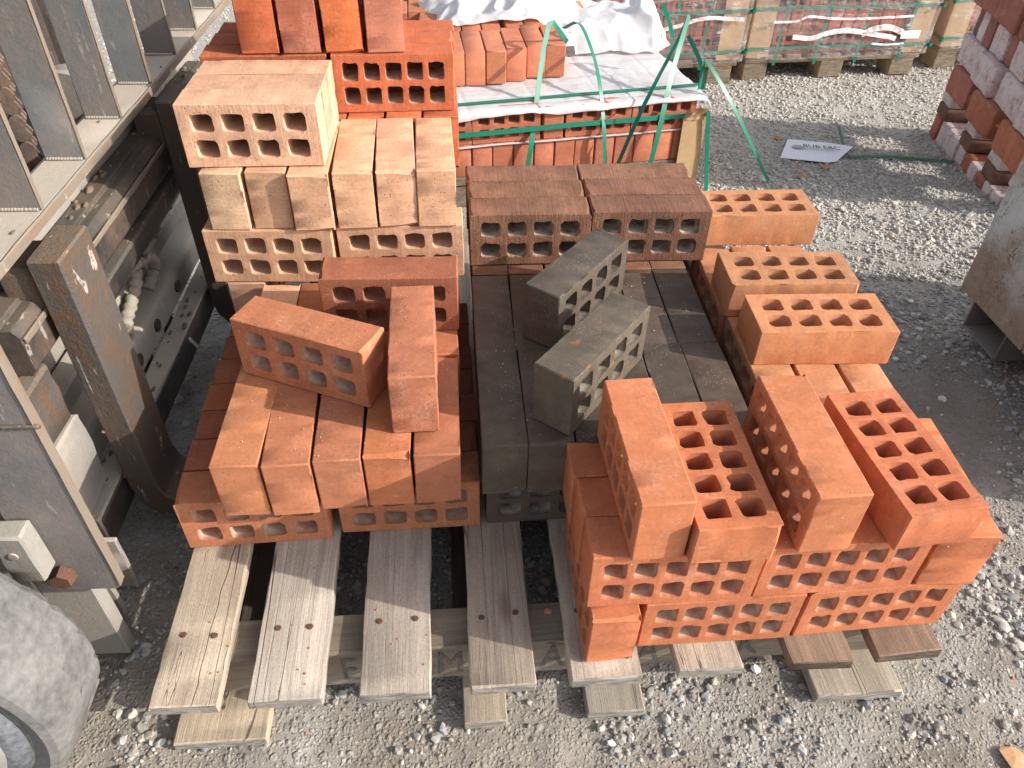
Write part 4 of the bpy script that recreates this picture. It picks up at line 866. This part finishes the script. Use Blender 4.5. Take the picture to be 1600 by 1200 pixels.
# ------------------------------------------------------------------ old paver stack at the right
PO = Vector((1.966, 2.913, -.186)); DS = Vector((-.208, -.978, 0)); DD = Vector((.978, -.208, 0)); PYAW = math.atan2(-.208, .978)
C_PV = (.33, .125, .088); C_PVB = (.165, .085, .060); C_PVR = (.40, .135, .075)
PN = [0]
def paver(d, s, z, dims, col, wash, label):
    PN[0] += 1; L_, W_, H_ = dims
    bm = bmesh.new(); bmesh.ops.create_cube(bm, size=1); bmesh.ops.scale(bm, vec=dims, verts=bm.verts); bmesh.ops.subdivide_edges(bm, edges=bm.edges, cuts=2, use_grid_fill=True)
    bmesh.ops.bevel(bm, geom=[e for e in bm.edges if e.calc_face_angle(0) > .5], offset=.007, segments=2, affect='EDGES', profile=.5)
    for v in bm.verts: v.co += Vector((rnd.uniform(-1, 1), rnd.uniform(-1, 1), rnd.uniform(-1, 1)))*.0018
    me = bpy.data.meshes.new('paver'); bm.to_mesh(me); me.materials.append(M_WASH if wash else M_PAVER)
    a = me.attributes.new('canon', 'FLOAT_VECTOR', 'POINT'); a.data.foreach_set('vector', np.array([v.co[:] for v in bm.verts], np.float32).ravel()); me.attributes.new('hole', 'FLOAT', 'POINT'); bm.free(); me.shade_smooth(); me.set_sharp_from_angle(angle=R_(50))
    p = PO+DS*s+DD*(d+L_/2+rnd.uniform(-.006, .006)); c = jit(col, .12)
    o = mesh_obj('paving_brick', me, None, None, (p.x, p.y, PO.z+z+H_/2+.001), (0, 0, PYAW+R_(rnd.uniform(-2.5, 2.5))), (c[0], c[1], c[2], 0))
    return tag(o, label, 'paver', 'old pavers stacked at the right')
OE = ORD+['tenth', 'eleventh', 'twelfth', 'thirteenth', 'fourteenth', 'fifteenth', 'sixteenth', 'seventeenth']
def lookw(w, c): return 'white-crusted' if w else ('dark brown' if c is C_PVB else 'rusty red')
for i in range(11):
    w = i not in (0, 5, 7); c = C_PV if i != 5 else C_PVR; paver(0, .038+.0755*i, 0, (.2, .0725, .092), c, w, f'{lookw(w, c)} old paver, {OE[i]} from the far end in the bottom course')
for i, s in enumerate((.055, .345, .60, .80)):
    for l in range(2):
        w = l == 1; c = C_PVB; paver(.0, s, .094+.050*l, (.2, .10, .049), c, w, f"{'white-crusted upper' if l else 'dark lower'} paver of the {ORD[i]} flat pair from the far end")
for i in range(8): paver(.215, .05+.105*i, .094, (.2, .10, .098), C_PVB, False, f'dark paver deep in the shadowed gap course, {ORD[i]} from the far end')
for i, s in enumerate((.018, .285, .545)): paver(.03, s+.01, .195, (.17, .055, .098), C_PV, True, f'narrow white-crusted paver end, {ORD[i]} from far, behind the rusty stretchers')
for i, s in enumerate((.150, .415, .68)): paver(-.02, s, .195, (.068, .205, .10), C_PVR if i else C_PV, False, f'rusty red stretcher paver, {ORD[i]} from the far end above the dark gaps')
for i in range(4): paver(-.015*(i % 2), .10+.212*i, .297, (.1, .20, .10), C_PV, True, f'large white-crusted paver face, {ORD[i]} from the far end in the fourth course')
for i in range(12):
    w = i % 3 != 2 and i > 0; c = C_PVB if i == 0 else C_PV; paver(.008, .045+.0665*i, .399, (.2, .063, .10), c, w, f'{lookw(w, c)} upright paver end, {OE[i]} from far in the fifth course')
for i in range(4): paver(-.012, .09+.208*i, .50, (.1, .2, .10), C_PV, False, f'rusty red stretcher paver, {ORD[i]} from far in the topmost course')
# ------------------------------------------------------------------ scuffed steel box at the right
BX = thing('steel_bin', 'scuffed grey steel bin on channel feet at the right edge', 'bin', (1.20, .80, -.02))
H0 = .10
box('side_panel', BX, 0, .012, .395, .64, H0, .60, M_BOX, .002); box('side_panel', BX, 0, .012, 0, .392, H0, .60, M_BOX, .002)
box('end_panel', BX, .0125, .85, .628, .64, H0, .60, M_BOX, .002); box('end_panel', BX, .0125, .85, 0, .012, H0, .60, M_BOX, .002); box('back_panel', BX, .838, .85, .0125, .6275, H0, .60, M_BOX, .002)
box('floor_panel', BX, .0125, .8375, .0125, .6275, H0, H0+.01, M_BOX, 0); box('rim', BX, -.01, .86, .6405, .665, .585, .605, M_BOX, .003)
for y in (.475, .03):
    ft = box('channel_foot', BX, .03, .84, y, y+.006, .004, H0-.001, M_PLATE, .001); box('channel_web', ft, -.405, .405, .0035, .13, -.047, -.042, M_PLATE, .001); box('channel_side', ft, -.405, .405, .1305, .1365, -.047, .046, M_PLATE, .001)
# ------------------------------------------------------------------ small things on the ground
tg = [(1.344, 2.843), (1.50, 2.79), (1.575, 2.755), (1.50, 2.665), (1.44, 2.60), (1.40, 2.585), (1.237, 2.64)]
me = pymesh('paper_tag', [(x, y, gz1(x, y)+.012+.004*math.sin(x*30)) for x, y in tg], [tuple(range(7))[::-1]], M_PAPER)
bm = bmesh.new(); bm.from_mesh(me); bmesh.ops.recalc_face_normals(bm, faces=bm.faces)
if bm.faces[0].normal.z < 0 if hasattr(bm.faces, 'ensure_lookup_table') and not bm.faces.ensure_lookup_table() else False: bmesh.ops.reverse_faces(bm, faces=bm.faces)
bm.to_mesh(me); bm.free()
PT = tag(mesh_obj('paper_tag', me), 'white printed paper tag lying on the gravel', 'paper tag')
ang = math.atan2(2.71-2.73, 1.478-1.382)
text('tag_print', 'BUB·EBC', .05, PT, (1.428, 2.722, gz1(1.43, 2.72)+.0185), (R_(-5.2), 0, ang-.05), M_INK, .72)
lathe('tag_emblem', [(.001, -.0004), (.022, -.0004), (.022, .0004)], simple('pale grey print', (.45, .45, .47), .8, .1), PT, (1.345, 2.745, gz1(1.345, 2.745)+.0165), 12).rotation_euler = (R_(84.8), 0, 0)
gs = [(1.567, 2.902), (1.547, 2.779), (1.519, 2.655), (1.594, 2.647), (1.686, 2.628), (1.794, 2.595), (1.877, 2.563)]
tag(ribbon('green_strap', [(x, y, gz1(x, y)+.012+(.03 if i == 0 else 0)) for i, (x, y) in enumerate(gs)], .012, (0, -.3, 1), simple('faded green strap', (.05, .17, .10), .5, .4, 60, .3), None, .0012, 6), 'faded green strap lying on the gravel by the paper tag', 'strap')
for i, (x, y) in enumerate(((1.249, 2.458), (1.378, 2.552), (1.317, 2.876))): shard('dry_leaf', ('dry brown leaf on the gravel nearest the brick pallet', 'dry brown leaf lying right under the paper tag', 'dry brown leaf on the gravel beyond the paper tag')[i], 'leaf', x, y, gz1(x, y)+.004, .022, M_LEAF, i, .12)
shard('wood_chip', 'orange tan wood chip on the gravel at the lower right corner', 'wood chip', .755, .408, gz1(.755, .408)+.004, .022, simple('tan chip', (.55, .33, .17)), 9, .12)
M_WS = simple('white stone', (.68, .65, .58), .8, .2, 150, .2)
for i, (x, y) in enumerate(((1.057, 1.169), (1.199, 1.586), (1.029, 1.326), (.93, .98), (.86, 1.12), (.30, .35))): shard('white_stone', f'pale stone, {ORD[i]} of the few lying loose on the bare dirt', 'stone', x, y, gz1(x, y), .011-.001*(i % 3), M_WS if i != 5 else M_STONE, 20+i, .6)
